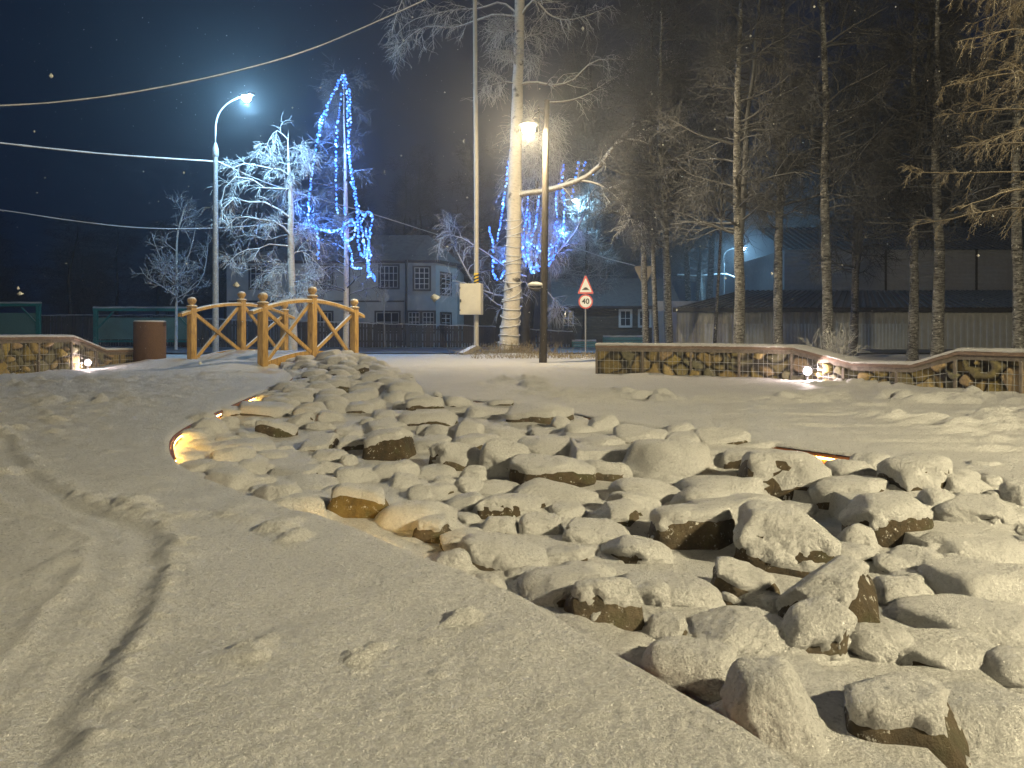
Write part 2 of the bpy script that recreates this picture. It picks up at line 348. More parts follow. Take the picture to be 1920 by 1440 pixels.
# ------------------------------------------------------------------ snow-covered plaza (ground)
RUT_R = [(60, 1560), (128, 1440), (150, 1335), (200, 1260), (268, 1150), (298, 1085), (308, 1040), (290, 990), (225, 962), (150, 938), (95, 905), (45, 868), (8, 812), (-40, 770)]
rut = smooth_path([G(*p)[:2] for p in RUT_R], .03)
def graded(lo, hi, d0, g, c=0.0):
    out = [c]; x = c
    while x < hi: x += d0+g*abs(x-c); out.append(x)
    x = c; neg = []
    while x > lo: x -= d0+g*abs(x-c); neg.append(x)
    return np.array(neg[::-1]+out)
GX = graded(-90, 90, .0085, .0095, 0.3)
ys = [-12, -6, -3, -1.5, -.6, 0, .3, .5, .6, .7]; y = .75
while y < 165: y += .006+y*y/(1250+260*max(0, min(y, 9)-3)) if y < 20 else .006+y*.018; ys.append(y)
GY = np.array(ys)
def ground_h(q, d):
    """q (n,2), d = distance outside the bed (positive outside)"""
    x, y = q[:, 0], q[:, 1]
    near = np.exp(-np.maximum(y-3, 0)/8)
    h = .010*fbm(q*1.3, 1, 3)*np.minimum(1, 4/np.maximum(y, .1)+.3)+.0022*fbm(q*14, 5, 2)*near
    # wind ripples and small scuffs
    h += .0025*noise(np.column_stack([x*2.0+y*.6, y*11]), 9)*near
    # trampled snow: left rear and right rear
    mL = sm(-2.2, -4.2, x+.18*(y-6))*sm(4.2, 6.2, y)*sm(17, 13, y)
    cl = np.maximum(0, fbm(q*7.5, 21, 3)-.06); h += mL*(cl*.10*(.6+.8*np.maximum(0, noise(q*1.1, 23)+.3))+.006*noise(q*16, 3))
    mR = sm(.0, 1.2, x+.25*(y-6.5))*sm(3.6, 4.8, y+.4*np.maximum(0, 2-x))*sm(14.5, 12.0, y)*sm(.25, .9, d)
    qa = np.column_stack([x*2.6+y*.4, y*6.5]); cl = np.maximum(0, fbm(qa, 31, 3)-.08); pm = sm(-.25, .25, noise(q*.8, 35)); h += mR*(cl*.13*(.25+pm)+.030*np.minimum(0, noise(np.column_stack([x*.8+y*.1, y*7.5]), 33)+.1)+.035*np.maximum(0, noise(q*8, 36)-.42)*pm)
    # scattered single clumps on the smooth snow
    h += (.0022*noise(q*45, 43)+.0010*noise(q*80, 44))*np.exp(-np.maximum(y-1.5, 0)/2.5)*sm(0, .05, d)
    cl = np.maximum(0, noise(q*7.5, 41)-.72); h += .07*cl*sm(6, 2, y)*sm(.05, .3, d)
    return h
def rut_h(q):
    x, y = q[:, 0], q[:, 1]; out = np.zeros(len(q)); k = (x < .4) & (x > -4) & (y > .5) & (y < 6); qq = q[k]
    best = np.full(len(qq), 1e9); sgn = np.zeros(len(qq)); tp = np.zeros(len(qq)); al = np.linspace(0, 1, len(rut)-1)
    for i in range(len(rut)-1):
        a, b = rut[i], rut[i+1]; ab = b-a; t = np.clip(((qq-a)@ab)/(ab@ab), 0, 1); c = a+t[:, None]*ab; e = ((qq-c)**2).sum(1); m = e < best
        best[m] = e[m]; cr = ab[0]*(qq[:, 1]-a[1])-ab[1]*(qq[:, 0]-a[0]); sgn[m] = np.sign(cr[m]); tp[m] = al[i]
    s = np.sqrt(best)*sgn                       # + = left of the right-hand edge (inside the track)
    n = fbm(qq*9, 61, 3); n2 = noise(qq*22, 62)
    s = s+.022*n+.006*n2
    wd = .21
    dep = -.024*sm(-.030, .065, s)*(.25+.75*sm(.13, .03, s))*sm(wd+.05, wd-.02, s)
    lip = (.008+.015*n+.010*n2)*np.exp(-((s+.036)/.030)**2)                  # ridge along the right edge
    lip2 = .013*np.exp(-((s-wd-.03)/.018)**2)                                # faint left ridge
    f = sm(0, .03, tp)*sm(1, .93, tp)
    crumb = .020*np.maximum(0, noise(qq*24, 63)-.30)*np.exp(-((s+.055)/.05)**2)+.012*np.maximum(0, noise(qq*30, 64)-.45)*np.exp(-((s-.1)/.25)**2)
    lug = .006*np.maximum(0, np.sin(tp*190+6*n))*sm(wd+.45, wd+.05, s)*sm(wd, wd+.06, s)
    out[k] = f*(dep+crumb+np.maximum(lip, -.004)+lip2*sm(.75, .5, tp)+lug*sm(.8, .5, tp)); return out
CLUMPS = [(868, 1155, 26, .030), (852, 1163, 16, .016), (675, 1232, 20, .024), (480, 1222, 38, .026), (440, 1235, 28, .014), (705, 1210, 16, .014), (820, 1262, 14, .010), (800, 1200, 12, .012),
          (520, 985, 36, .035), (560, 1005, 26, .030), (540, 1012, 18, .024), (430, 962, 22, .022), (452, 968, 18, .014), (415, 958, 14, .014), (470, 970, 18, .012), (245, 945, 30, .040), (270, 955, 24, .030), (220, 940, 22, .026), (320, 962, 28, .012), (350, 963, 18, .012), (190, 930, 24, .018),
          (100, 862, 16, .02), (205, 845, 20, .018), (100, 792, 22, .045), (130, 806, 20, .02), (250, 830, 16, .015), (230, 1100, 10, .01), (300, 1185, 12, .012), (95, 780, 14, .03), (15, 885, 24, .05), (360, 1010, 14, .012), (235, 1135, 10, .01), (280, 960, 18, .02)]
def clump_h(q):
    out = np.zeros(len(q))
    for i, (px, py, rp, hh) in enumerate(CLUMPS):
        c = G(px, py)[:2]; r = rp/FP*c[1]*1.15; k = np.where((np.abs(q[:, 0]-c[0]) < r*3) & (np.abs(q[:, 1]-c[1]) < r*3))[0]
        if not len(k): continue
        dd = q[k]-c; rr = np.hypot(dd[:, 0], dd[:, 1]*.85)/r*(1+.35*noise(q[k]*(1.3/r), 71+i)); out[k] = np.maximum(out[k], hh*.8*np.maximum(0, 1-rr**2.2)**.7*(1+.3*noise(q[k]*(3/r), 90+i)))
    return out
XX, YY = np.meshgrid(GX, GY); q = np.column_stack([XX.ravel(), YY.ravel()]); nx, ny = len(GX), len(GY)
d = np.full(len(q), -9.0); near = q.copy()
k = np.where((q[:, 0] > -8) & (q[:, 0] < 5.5) & (q[:, 1] > .2) & (q[:, 1] < 22.2))[0]
d[k], near[k], _ = sdist(q[k])
z = ground_h(q, -d)
z += rut_h(q)+clump_h(q)
out_d = np.maximum(0, -d)
z = z*sm(-.005, .10, out_d)+.006*noise(q*6, 77)*sm(9, 3, q[:, 1])-.016*np.exp(-out_d/.018)    # rounded snow lip over the bed
# snow heaped on the ramp of the bridge, and the verge around the trees
BA, BC, BD = np.array([-5.39, 16.0]), np.array([-4.03, 18.9]), np.array([-7.79, 18.0]); BF = BC+BD-BA
ax = (BC-BA)/np.linalg.norm(BC-BA); sx_ = (BD-BA)/np.linalg.norm(BD-BA); ww = np.linalg.norm(BD-BA)
u = (q-BA)@ax; v = (q-BA)@sx_
ramp_h = .16*sm(-1.9, -.1, u)*sm(.6, .2, u)*sm(-.25, .25, v)*sm(ww+.3, ww-.2, v); z += ramp_h*(1+.25*fbm(q*3, 81, 3))
z += .10*np.exp(-(((q[:, 0]+.05)/2.2)**2+((q[:, 1]-25.6)/1.2)**2))*(1+.4*fbm(q*3, 83, 2))
z += .08*sm(21, 23, q[:, 1])*sm(25.2, 24.2, q[:, 1])*(q[:, 0] > -4)*sm(-4, -2, q[:, 0])*(.6+.8*noise(q*1.2, 84))
faces = np.arange((ny-1)*(nx-1)); r_, c_ = faces//(nx-1), faces % (nx-1); a = r_*nx+c_; Q = np.stack([a, a+1, a+nx+1, a+nx], 1)
inside = d > 0; keep = ~(inside[Q].all(1)); Q = Q[keep]
V = np.column_stack([q, z]); used = np.zeros(len(V), bool); used[Q.ravel()] = True; mv = used & inside; V[mv, :2] = near[mv]; V[mv, 2] = -.022
idx = np.cumsum(used)-1; V = V[used]; Q = idx[Q]
ground = link('snow_ground', mesh_np('snow_ground', V, Q), M['snow']); ground['kind'] = 'structure'

# the edging strip that holds the plaza up along the bed
n = len(BED); T = np.roll(BED, -1, 0)-np.roll(BED, 1, 0); T /= np.linalg.norm(T, axis=1)[:, None]; nin = np.column_stack([-T[:, 1], T[:, 0]])
ar = np.sum(BED[:, 0]*np.roll(BED[:, 1], -1)-np.roll(BED[:, 0], -1)*BED[:, 1])
if ar < 0: nin = -nin
rings = []
for off, zz in ((-.012, -.30), (-.012, -.030), (.012, -.030), (.012, -.30)): rings.append(np.column_stack([BED+nin*off, np.full(n, zz)]))
V = np.concatenate(rings); i = np.arange(n); j = (i+1) % n
Q = np.concatenate([np.stack([i+k*n, j+k*n, j+(k+1)*n, i+(k+1)*n], 1) for k in range(3)])
tag(link('stream_edging', mesh_np('stream_edging', V, Q, False), M['rust']), 'rusty steel edging strip between the snowy plaza and the stone bed', 'edging')

# ------------------------------------------------------------------ stones (boxes traced in photograph pixels: x0,y0,x1,y1, how bare, label)
S = []
def st(*a): S.append(a)
for b in [(347,771,412,807),(360,783,422,817),(412,781,443,807),(443,781,487,801),(366,801,400,823),(356,821,406,842),(372,823,508,855),(395,835,472,870),(325,846,375,867),(337,862,410,888),(385,866,470,894),(389,876,447,900),(447,860,518,896),(433,891,510,917),(460,909,535,932),(481,925,535,944),(504,941,568,961),(535,891,631,927),(509,871,597,909),(572,905,664,936),
          (577,790,631,807),(504,835,550,850),(481,844,537,865),(579,842,648,865),(639,851,668,873),(597,864,652,890),(631,873,718,905),(393,760,460,782),(477,736,535,755),(487,719,548,740),(554,740,587,755),(616,738,660,752),(647,727,710,750),(610,696,652,713),(633,798,685,819),(677,782,708,798),(581,767,635,790),(408,815,447,832),(443,807,502,825),
          (690,784,769,806),(906,822,997,892),(856,789,908,829),(777,816,856,850),(799,795,861,824),(781,795,815,819),(710,769,800,785),(760,745,846,768),(831,741,880,763),(735,730,788,749),(738,752,772,771),(874,760,955,790),(904,776,950,798),(916,790,979,803),(1036,780,1075,803),(1057,793,1117,819),(1106,776,1156,808),
          (976,904,1117,947),(890,904,973,928),(851,892,906,928),(769,904,852,936),(700,863,781,900),(786,872,850,897),(861,871,908,912),(817,892,861,912),(731,885,791,915),(898,927,1028,975),(1025,944,1093,972),
          (1250,792,1298,812),(1248,810,1326,836),(1373,823,1469,844),(1499,827,1559,852),(1545,858,1643,912),(1595,848,1667,904),(1776,878,1836,914),(1812,862,1872,892),(1838,890,1876,918),(1268,924,1463,1002),(1135,1000,1256,1068),(1763,930,1900,988),(1728,916,1796,972),(1727,998,1912,1072),(1643,1040,1716,1080),(1660,1028,1768,1085),(1450,944,1535,968),(1882,902,1930,950),(1848,920,1884,944),(1583,980,1640,1036),(1527,1016,1631,1060),
          (848,962,905,988),(980,963,1053,1007),(1050,975,1173,1030),(1153,1072,1330,1153),(1307,1087,1343,1140),(890,1083,947,1113),(1020,1027,1137,1063),(940,1063,1020,1100),(1642,1081,1730,1140),(1675,1068,1768,1114),(1755,1055,1960,1143),(1587,1167,1700,1249),(1849,1214,1990,1295),(1387,1118,1480,1152),(1225,1200,1390,1300),(976,818,1120,858),
          (1700,1290,1950,1420),(1900,1000,2000,1060),(1780,1100,1900,1140)]:
    st(*b, 0, None)
for b in [(539,773,593,803),(639,752,710,777),(631,816,693,848),(749,767,854,803),(951,754,1070,798),(898,799,997,832),(1093,859,1192,902),(831,922,920,963),(1152,795,1250,834),(1300,799,1399,836),(1351,840,1419,884),(1280,886,1453,944),(1150,894,1286,950),(1142,920,1238,972),(1115,938,1200,990),(1763,1038,1816,1082),(895,967,975,1010),(916,746,966,762)]:
    st(*b, 1, None)
st(441,752,550,782,1,'long low stone with bare brown underside near the left curve of the bed')
st(481,785,556,823,2,'dark-faced stone with a thick snow cap behind the amber-lit curve of the rim')
st(560,813,635,850,1,'snowy stone with speckled reddish face, touching a darker one on its right')
st(583,700,622,727,0,'small pointed snow-covered stone standing on edge near the bridge')
st(811,729,834,756,2,'small upright round-topped stone alone at the far rim of the bed')
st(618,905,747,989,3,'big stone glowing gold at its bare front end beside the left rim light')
st(563,928,625,967,1,'yellow-lit snowy stone against the left side of the golden one')
st(685,802,782,863,2,'tall snow-capped stone with brown wedge-shaped face in mid bed')
st(808,828,906,884,1,'square block-like stone with frosted face left of two bigger snowy ones')
st(950,851,1104,914,2,'long block stone with ragged snow cap and brown front in mid bed')
st(1061,808,1195,866,2,'blocky stone with bare olive right end and smooth snow on top')
st(1180,823,1338,904,0,'broad snow mound stone with small dark hollows on its crest')
st(1375,842,1543,944,2,'large stone with domed snow cap over a deep dark cavity')
st(1655,851,1780,926,1,'large rounded white stone near the right rim with small brown foot')
st(1521,890,1675,972,1,'sloping snowy stone just right of the dark cavity')
st(1218,942,1383,1028,2,'plump snow-covered stone with a bare brown right corner')
st(1375,948,1585,1079,2,'big leaning slab with crumbly snow edge and shadowed underside')
st(1589,926,1744,1030,2,'wedge-shaped stone with hollowed snow top and dark green foot')
st(1752,960,1960,1017,1,'flat stone with crumbling snow on its right end at the frame edge')
st(773,965,850,1020,2,'squat stone with peppered brown left face near the left rim')
st(829,992,917,1042,2,'small tilted stone with dark brown front overlapping a longer one')
st(803,1030,877,1077,0,'pale upright snowy stone right at the left rim of the bed')
st(860,998,1033,1083,2,'slanting stone with orange-brown underside by the left rim')
st(980,1055,1160,1147,1,'wide snow-covered stone with brown left toe along the left rim')
st(1057,1087,1203,1185,3,'leaf-shaped stone with smooth olive-brown face along the left rim')
st(1332,1050,1466,1130,3,'oval stone with snow cap on bare brown body, propped over a dark gap')
st(1200,1150,1293,1213,2,'small stone with rusty brown lip beside the left rim')
st(1475,1052,1660,1205,2,'boulder with thick snow cap and streaked brown mossy sides in the foreground')
st(1461,1122,1587,1256,0,'fat white wedge of snow-covered stone leaning against the streaked boulder')
st(1300,1149,1487,1250,4,'snow-covered slab with a bright green mossy front edge')
st(1700,1128,1960,1217,0,'long straight snow-covered stone at the right edge of the frame')
st(1680,1194,1865,1278,1,'oval snowy stone with a thin dark slit under its front')
st(1361,1236,1530,1410,0,'tall white hump of snowy stone at the near left corner of the bed')
st(1560,1272,1800,1432,2,'nearest broad snowy slab with brown bare lower edge over a black gap')
st(1348,1130,1394,1149,4,'tiny bare dark stone in the gap under the propped oval stone')

_ico = {}
def ico(n):
    if n not in _ico:
        bm = bmesh.new(); bmesh.ops.create_icosphere(bm, subdivisions=n, radius=1); bm.verts.index_update()
        _ico[n] = (np.array([v.co[:] for v in bm.verts]), np.array([[v.index for v in f.verts] for f in bm.faces])); bm.free()
    return _ico[n]
def vnormals(V, F):
    fn = np.cross(V[F[:, 1]]-V[F[:, 0]], V[F[:, 2]]-V[F[:, 0]]); n = np.zeros_like(V)
    for k in range(3):
        for c in range(3): n[:, c] += np.bincount(F[:, k], fn[:, c], len(V))
    return n/(np.linalg.norm(n, axis=1)[:, None]+1e-12)
def rotm(rx, ry, rz):
    cx, sx, cy, sy, cz, sz = cos(rx), sin(rx), cos(ry), sin(ry), cos(rz), sin(rz)
    return np.array([[cz, -sz, 0], [sz, cz, 0], [0, 0, 1]])@np.array([[cy, 0, sy], [0, 1, 0], [-sy, 0, cy]])@np.array([[1, 0, 0], [0, cx, -sx], [0, sx, cx]])
STONE_GROUP = 'stones in the dry stream bed'
COMMON = 'snow-covered stone among the many similar ones heaped in the dry stream bed'
FOOT = []          # (x,y,a,b,yaw,zb,top) for the snow drifted round each stone
def make_stone(c, dims, zb, ztop, bare, label, seed, lvl, gold=False):
    r = np.random.RandomState(seed); lx, ly = dims; V, F = ico(lvl); h = ztop-zb
    T = (.017+.10*h)*(1.0 if bare < 3 else .8); T = min(T, .032+.01*h)
    kx = r.uniform(2.4, 4.6); R = 1/np.power((np.abs(V)**kx).sum(1), 1/kx); p = V*R[:, None]
    for _ in range(r.randint(4, 8)):
        m = r.normal(size=3); m[2] = abs(m[2])*.7-.1; m /= np.linalg.norm(m); cc = r.uniform(.60, .92)*np.abs(m).sum()**.5; dd = p@m; p = p-np.outer(np.maximum(0, dd-cc)*.92, m)
    tp = r.uniform(.0, .22); p[:, :2] *= (1-tp*(p[:, 2:3]+1)/2)
    p[:, 2] += p[:, 0]*r.uniform(-.28, .28)*(p[:, 2] > -.3)
    p = p*(1+.07*fbm(p*1.2+seed, seed % 97, 2)[:, None])
    p /= np.abs(p).max(0)[None]
    sink = .35*h+.02
    hz = (h-T*.85+sink)/2; yaw = r.uniform(-.5, .5)
    p = p*np.array([lx/2-T*.45, ly/2, hz]); Rm = rotm(r.uniform(-.16, .16), r.uniform(-.14, .14), yaw*min(1, ly/lx)); p = p@Rm.T
    p[:, 0] *= (lx-T)/(np.ptp(p[:, 0])+1e-9); p[:, 2] += (h-T*.85)-p[:, 2].max()
    size = max(lx, .1)
    nv = vnormals(p, F); q = p+nv*(.016*size*fbm(p*(5/size)+seed, 3, 3))[:, None]
    nv = vnormals(q, F)
    th = {0: -.20, 1: .22, 2: .48, 3: .58, 4: .60}[bare]
    ng = fbm(q*(7/size)+seed*1.7, 13, 3)
    up = nv[:, 2]+.16*ng+.10*noise(q*60, 5)
    # the drift side: snow clings further down on one flank than the other
    t = sm(th-.10, th+.30, up+.12*nv[:, 0]*r.choice([-1, 1])+.10*nv[:, 1])
    dirn = nv+np.array([0, 0, .55]); dirn /= np.linalg.norm(dirn, axis=1)[:, None]
    edge = np.exp(-((t-.5)/.3)**2); lump = T*(.90+.12*noise(q*(5/size)+3, 7))+(.0012+.0035*edge)*noise(q*75, 9)+(.0006+.0016*edge)*noise(q*150, 10)
    cap = q+dirn*((lump+.007)*t-.007)[:, None]
    mat = M['rock_amber_lit'] if gold else M['rock_moss'] if (bare == 4 and 'green' in (label or '')) else M['rock']
    o = link('stone', mesh_np('stone', q, F), mat); o.location = (float(c[0]), float(c[1]), float(zb))
    tag(o, label or COMMON, 'stone', STONE_GROUP)
    link('snow_cap', mesh_np('snow_cap', cap, F), M['snow'], o)
    FOOT.append((c[0], c[1], lx/2, ly/2, {0: .30, 1: .20, 2: .05, 3: .0, 4: .0}[bare], zb, h))
    return o
placed = []
for si, (x0, y0, x1, y1, bare, label) in enumerate(S):
    cx = (x0+x1)/2; Y = FP*(CH+.12)/(y1-HY)
    for _ in range(4): zb = float(lev(Y)); Y = FP*(CH-zb)/(y1-HY)
    sd_ = sdist([G(cx, y1, zb)[:2]]); dd = float(sd_[0][0]); zb = float(bedz(Y, np.array([max(0, dd)]), sd_[2])[0]); Y = FP*(CH-zb)/(y1-HY)
    lx = (x1-x0)/FP*(Y+.05); ly = lx*(.62+.25*((si*37 % 10)/10))
    ly = min(ly, .5); Yc = Y+ly*.5
    ztop = CH-(y0-HY)/FP*(Yc+ly*.12); ztop = max(ztop, zb+.055)
    if ztop-zb > .75*lx+.03: ztop = zb+.75*lx+.03
    lx = (x1-x0)/FP*Yc; X = (cx-960)/FP*Yc
    lvl = 5 if Y < 3.4 and lx > .16 else 4 if Y < 7 else 3
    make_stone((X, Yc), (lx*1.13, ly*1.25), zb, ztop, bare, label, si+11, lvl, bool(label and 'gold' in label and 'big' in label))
    placed.append((X, Yc, lx/2, ly/2) if bare < 2 else (X, Yc-ly*.35, lx*.62, ly*.95))
# fillers between the traced ones
rr = np.random.RandomState(5); tries = 0; nf = 0
while nf < 298-len(S) and tries < 14000:
    tries += 1; Y = 2.4+14.4*rr.rand()**1.05; X = rr.uniform(-6.2, 4.2)
    if abs(X) > .78*Y+.4: continue
    sd_ = sdist([(X, Y)]); dd = float(sd_[0][0])
    if dd < .10: continue
    lx = rr.uniform(.16, .34)*(1+.045*Y); ly = lx*rr.uniform(.5, .9)
    if dd < ly*.45: continue
    if any(((X-a)/(A+lx/2))**2+((Y-b)/(B+ly/2))**2 < .34 for a, b, A, B in placed): continue
    fx, fy = 960+X/Y*FP, HY+FP*(CH-lx*.15)/Y
    if any(b_[4] >= 1 and b_[0]-10 < fx < b_[2]+10 and b_[1]-5 < fy < b_[3]+25 for b_ in S): continue
    zb = float(bedz(np.array([Y]), np.array([dd]), sd_[2])[0]); h = rr.uniform(.32, .48)*lx
    make_stone((X, Y), (lx, ly), zb, zb+h, int(rr.choice([0, 0, 0, 1])), None, 1000+tries, 4 if Y < 5 else 3); placed.append((X, Y, lx/2, ly/2)); nf += 1

# snow lying in the bed, drifted up against every stone
bx = np.arange(-7.2, 4.8, .02); by = [.45]
while by[-1] < 21.5: by.append(by[-1]+.012+by[-1]**2/2200)
by = np.array(by); XX, YY = np.meshgrid(bx, by); qb = np.column_stack([XX.ravel(), YY.ravel()])
db, nb, sb_ = sdist(qb); zb = bedz(qb[:, 1], np.maximum(db, 0), sb_)+.034*fbm(qb*3.4, 101, 3)+.012*noise(qb*9, 103)+.004*noise(qb*24, 104)
for (x, y, a, b, df, zz, h) in FOOT:
    k = np.where((np.abs(qb[:, 0]-x) < a*1.9+.1) & (np.abs(qb[:, 1]-y) < b*1.9+.1))[0]
    if not len(k): continue
    e = np.sqrt(((qb[k, 0]-x)/a)**2+((qb[k, 1]-y)/b)**2)
    # drifts fill the lee sides, leaving some gaps open
    zb[k] = np.maximum(zb[k], zz+h*df*sm(1.45, .75, e+.25*noise(qb[k]*5, 107)-.12*((qb[k, 1]-y)/b > 0)+.08*((qb[k, 1]-y)/b < -.4)))
keepv = db > -.05; nxb, nyb = len(bx), len(by); f = np.arange((nyb-1)*(nxb-1)); a = (f//(nxb-1))*nxb+f % (nxb-1); Q = np.stack([a, a+1, a+nxb+1, a+nxb], 1); Q = Q[keepv[Q].any(1)]
V = np.column_stack([qb, zb]); out = db <= .0; V[out, 2] = np.minimum(V[out, 2], -.034)
usedv = np.zeros(len(V), bool); usedv[Q.ravel()] = True; idx = np.cumsum(usedv)-1
bed = link('stream_bed', mesh_np('stream_bed', V[usedv], idx[Q]), M['snow']); bed['kind'] = 'structure'

# amber strips tucked under the rim
def rim_light(px, py, L, label):
    c = G(px, py)[:2]; i = int(np.argmin(((BED-c)**2).sum(1))); m = max(3, int(L/.05)); ids = [(i+k) % n for k in range(-m//2, m//2+1)]
    path = BED[ids]+nin[ids]*.022; b3 = np.column_stack([path, np.full(len(path), -.052)]); c3 = b3.mean(0)
    t = thing('rim_light', label, 'light strip', c3, 0, 'amber light strips under the rim')
    MB().tube(b3-c3, .008, 6).build('light_strip', M['led_amber'], t, True)
    MB().tube(b3-c3+np.array([0, 0, .012]), .009, 6).build('channel', M['rust'], t)
rim_light(334, 822, 1.3, 'amber light strip glowing in the left curve of the stone bed')
rim_light(625, 970, .45, 'amber light strip beside the golden stone at the left rim')
rim_light(1540, 842, 1.2, 'amber light strip showing under the far right rim')
rim_light(470, 741, .6, 'amber light strip further up the left rim towards the bridge')
rim_light(400, 771, .5, 'amber light strip behind the first stones of the left curve')
rim_light(545, 705, .9, 'amber light strip by the foot of the bridge')

# ------------------------------------------------------------------ road across the back
def sheet(name, x0, x1, y0, y1, z, mat, nx=60, ny=12, amp=.0, s=0):
    X, Y = np.meshgrid(np.linspace(x0, x1, nx), np.linspace(y0, y1, ny)); q = np.column_stack([X.ravel(), Y.ravel()]); f = np.arange((ny-1)*(nx-1)); a = (f//(nx-1))*nx+f % (nx-1)
    o = link(name, mesh_np(name, np.column_stack([q, z+amp*fbm(q*.8, s, 3)]), np.stack([a, a+1, a+nx+1, a+nx], 1)), mat); o['kind'] = 'structure'; return o
sheet('road', -85, 85, 27.5, 38.0, .045, M['asphalt'])
exec_later = []
# ------------------------------------------------------------------ wooden bridge
def up3(p, z): return np.array([p[0], p[1], z])
br = thing('wooden_bridge', 'small arched honey-coloured wooden footbridge with crossed railings at the head of the stone bed', 'bridge', (*((BA+BF)/2), 0))
BO = np.array([*((BA+BF)/2), 0.])
def arch(t): return .22*(1-(2*t-1)**2)
for near_, (p0, p1) in ((1, (BA, BC)), (0, (BD, BF))):
    for t, zb in ((0, -.12), (.5, .12), (1, -.05)):
        p = p0+(p1-p0)*t; top = 1.40+arch(t)
        R = np.column_stack([up3(ax, 0), up3(np.array([-ax[1], ax[0]]), 0), [0, 0, 1.]])
        mb = MB(); mb.box(up3(p, (zb+top)/2)-BO, (.17, .17, top-zb), R, .03)
        post = mb.build('post', M['wood'], br, True)
        f = MB().lathe([(.05, 0), (.125, .0), (.13, .025), (.10, .05), (.055, .055), (.055, .075), (.085, .10), (.105, .145), (.108, .165), (.095, .205), (.065, .235), (.0, .25)], up3(p, top)-BO, 20).build('finial', M['wood'], post, True)
    # handrail: a bowed timber that runs past both end posts
    ts = np.linspace(-.11, 1.11, 25); sd = np.array([ax[1], -ax[0]])*(1 if near_ else 1)*.0
    pts3 = np.array([up3(p0+(p1-p0)*t, 1.30+arch(t)) for t in ts])-BO
    mb = MB()
    for i in range(len(ts)-1):
        pass
    side = up3(np.array([-ax[1], ax[0]]), 0); V = []; F = []
    prof = [(-.075, -.035), (-.075, .03), (-.05, .05), (.05, .05), (.075, .03), (.075, -.035)]; m_ = len(prof)
    for p in pts3:
        for a_, b_ in prof: V.append(p+side*a_+np.array([0, 0, b_]))
    for i in range(len(ts)-1):
        for k in range(m_): F.append((i*m_+k, i*m_+(k+1) % m_, (i+1)*m_+(k+1) % m_, (i+1)*m_+k))
    F += [tuple(range(m_))[::-1], tuple((len(ts)-1)*m_+k for k in range(m_))]
    hr_ = MB().add(V, F).build('handrail', M['wood'], br, False)
    tt = np.linspace(-.10, 1.10, 140); sp_ = np.array([up3(p0+(p1-p0)*t, 1.30+arch(t)) for t in tt])-BO; th_s = .030*sm(-.15, .35, fbm(sp_*2.3+near_*9, 301, 2))-.006
    Vs = np.concatenate([sp_+side*o_+np.array([0, 0, 1.])*(.046+np.clip(th_s*k_, -.01, .05))[:, None] for o_, k_ in ((-.062, .15), (-.045, .8), (0, 1.0), (.045, .8), (.062, .15))]); ii = np.arange(139)
    link('rail_snow', mesh_np('rail_snow', Vs, np.concatenate([np.stack([k*140+ii, k*140+ii+1, (k+1)*140+ii+1, (k+1)*140+ii], 1) for k in range(4)])), M['snow'], hr_)
    for t0, t1 in ((0, .5), (.5, 1)):
        a0 = p0+(p1-p0)*t0; a1 = p0+(p1-p0)*t1; e = ax*.09
        lo0, lo1 = .10+arch(t0), .10+arch(t1); hi0, hi1 = 1.22+arch(t0), 1.22+arch(t1); off = np.array([-ax[1], ax[0], 0])*.03
        MB().bar(up3(a0+e, lo0)-BO+off, up3(a1-e, hi1)-BO+off, .055, .085, .012).build('cross_brace', M['wood'], br)
        MB().bar(up3(a0+e, hi0)-BO-off, up3(a1-e, lo1)-BO-off, .055, .085, .012).build('cross_brace', M['wood'], br)
    # bowed side beam
    ts = np.linspace(0, 1, 17); V = []; F = []
    for t in ts:
        p = up3(p0+(p1-p0)*t, 0)-BO
        for s_ in (-.04, .04):
            V += [p+side*s_+np.array([0, 0, -.10+arch(t)*1.05]), p+side*s_+np.array([0, 0, .12+arch(t)*1.05])]
    for i in range(len(ts)-1):
        a_ = i*4; F += [(a_, a_+1, a_+5, a_+4), (a_+2, a_+6, a_+7, a_+3), (a_+1, a_+3, a_+7, a_+5), (a_, a_+4, a_+6, a_+2)]
    F += [(0, 2, 3, 1), (64, 65, 67, 66)]
    MB().add(V, F).build('side_beam', M['wood'], br)
# deck boards with their snow
V = []; F = []; ts = np.linspace(-.05, 1.05, 40); vs = np.linspace(.02, .98, 28)
g = np.array([[(BA+(BC-BA)*t+(BD-BA)*s_) for s_ in vs] for t in ts]).reshape(-1, 2); hz = np.repeat(arch(ts), len(vs))
zz = .06+hz+.05+.03*fbm(g*2.2, 201, 3)+.012*noise(g*9, 203); f = np.arange(39*27); a = (f//27)*28+f % 27
link('deck_snow', mesh_np('deck_snow', np.column_stack([g, zz])-BO, np.stack([a, a+1, a+29, a+28], 1)), M['snow'], br)
mb = MB()
for t in np.linspace(0.02, .98, 18): mb.bar(up3(BA+(BC-BA)*t+sx_*.06, .045+arch(t))-BO, up3(BD+(BC-BA)*t-sx_*.06, .045+arch(t))-BO, .15, .045)
mb.build('deck', M['wood'], br)

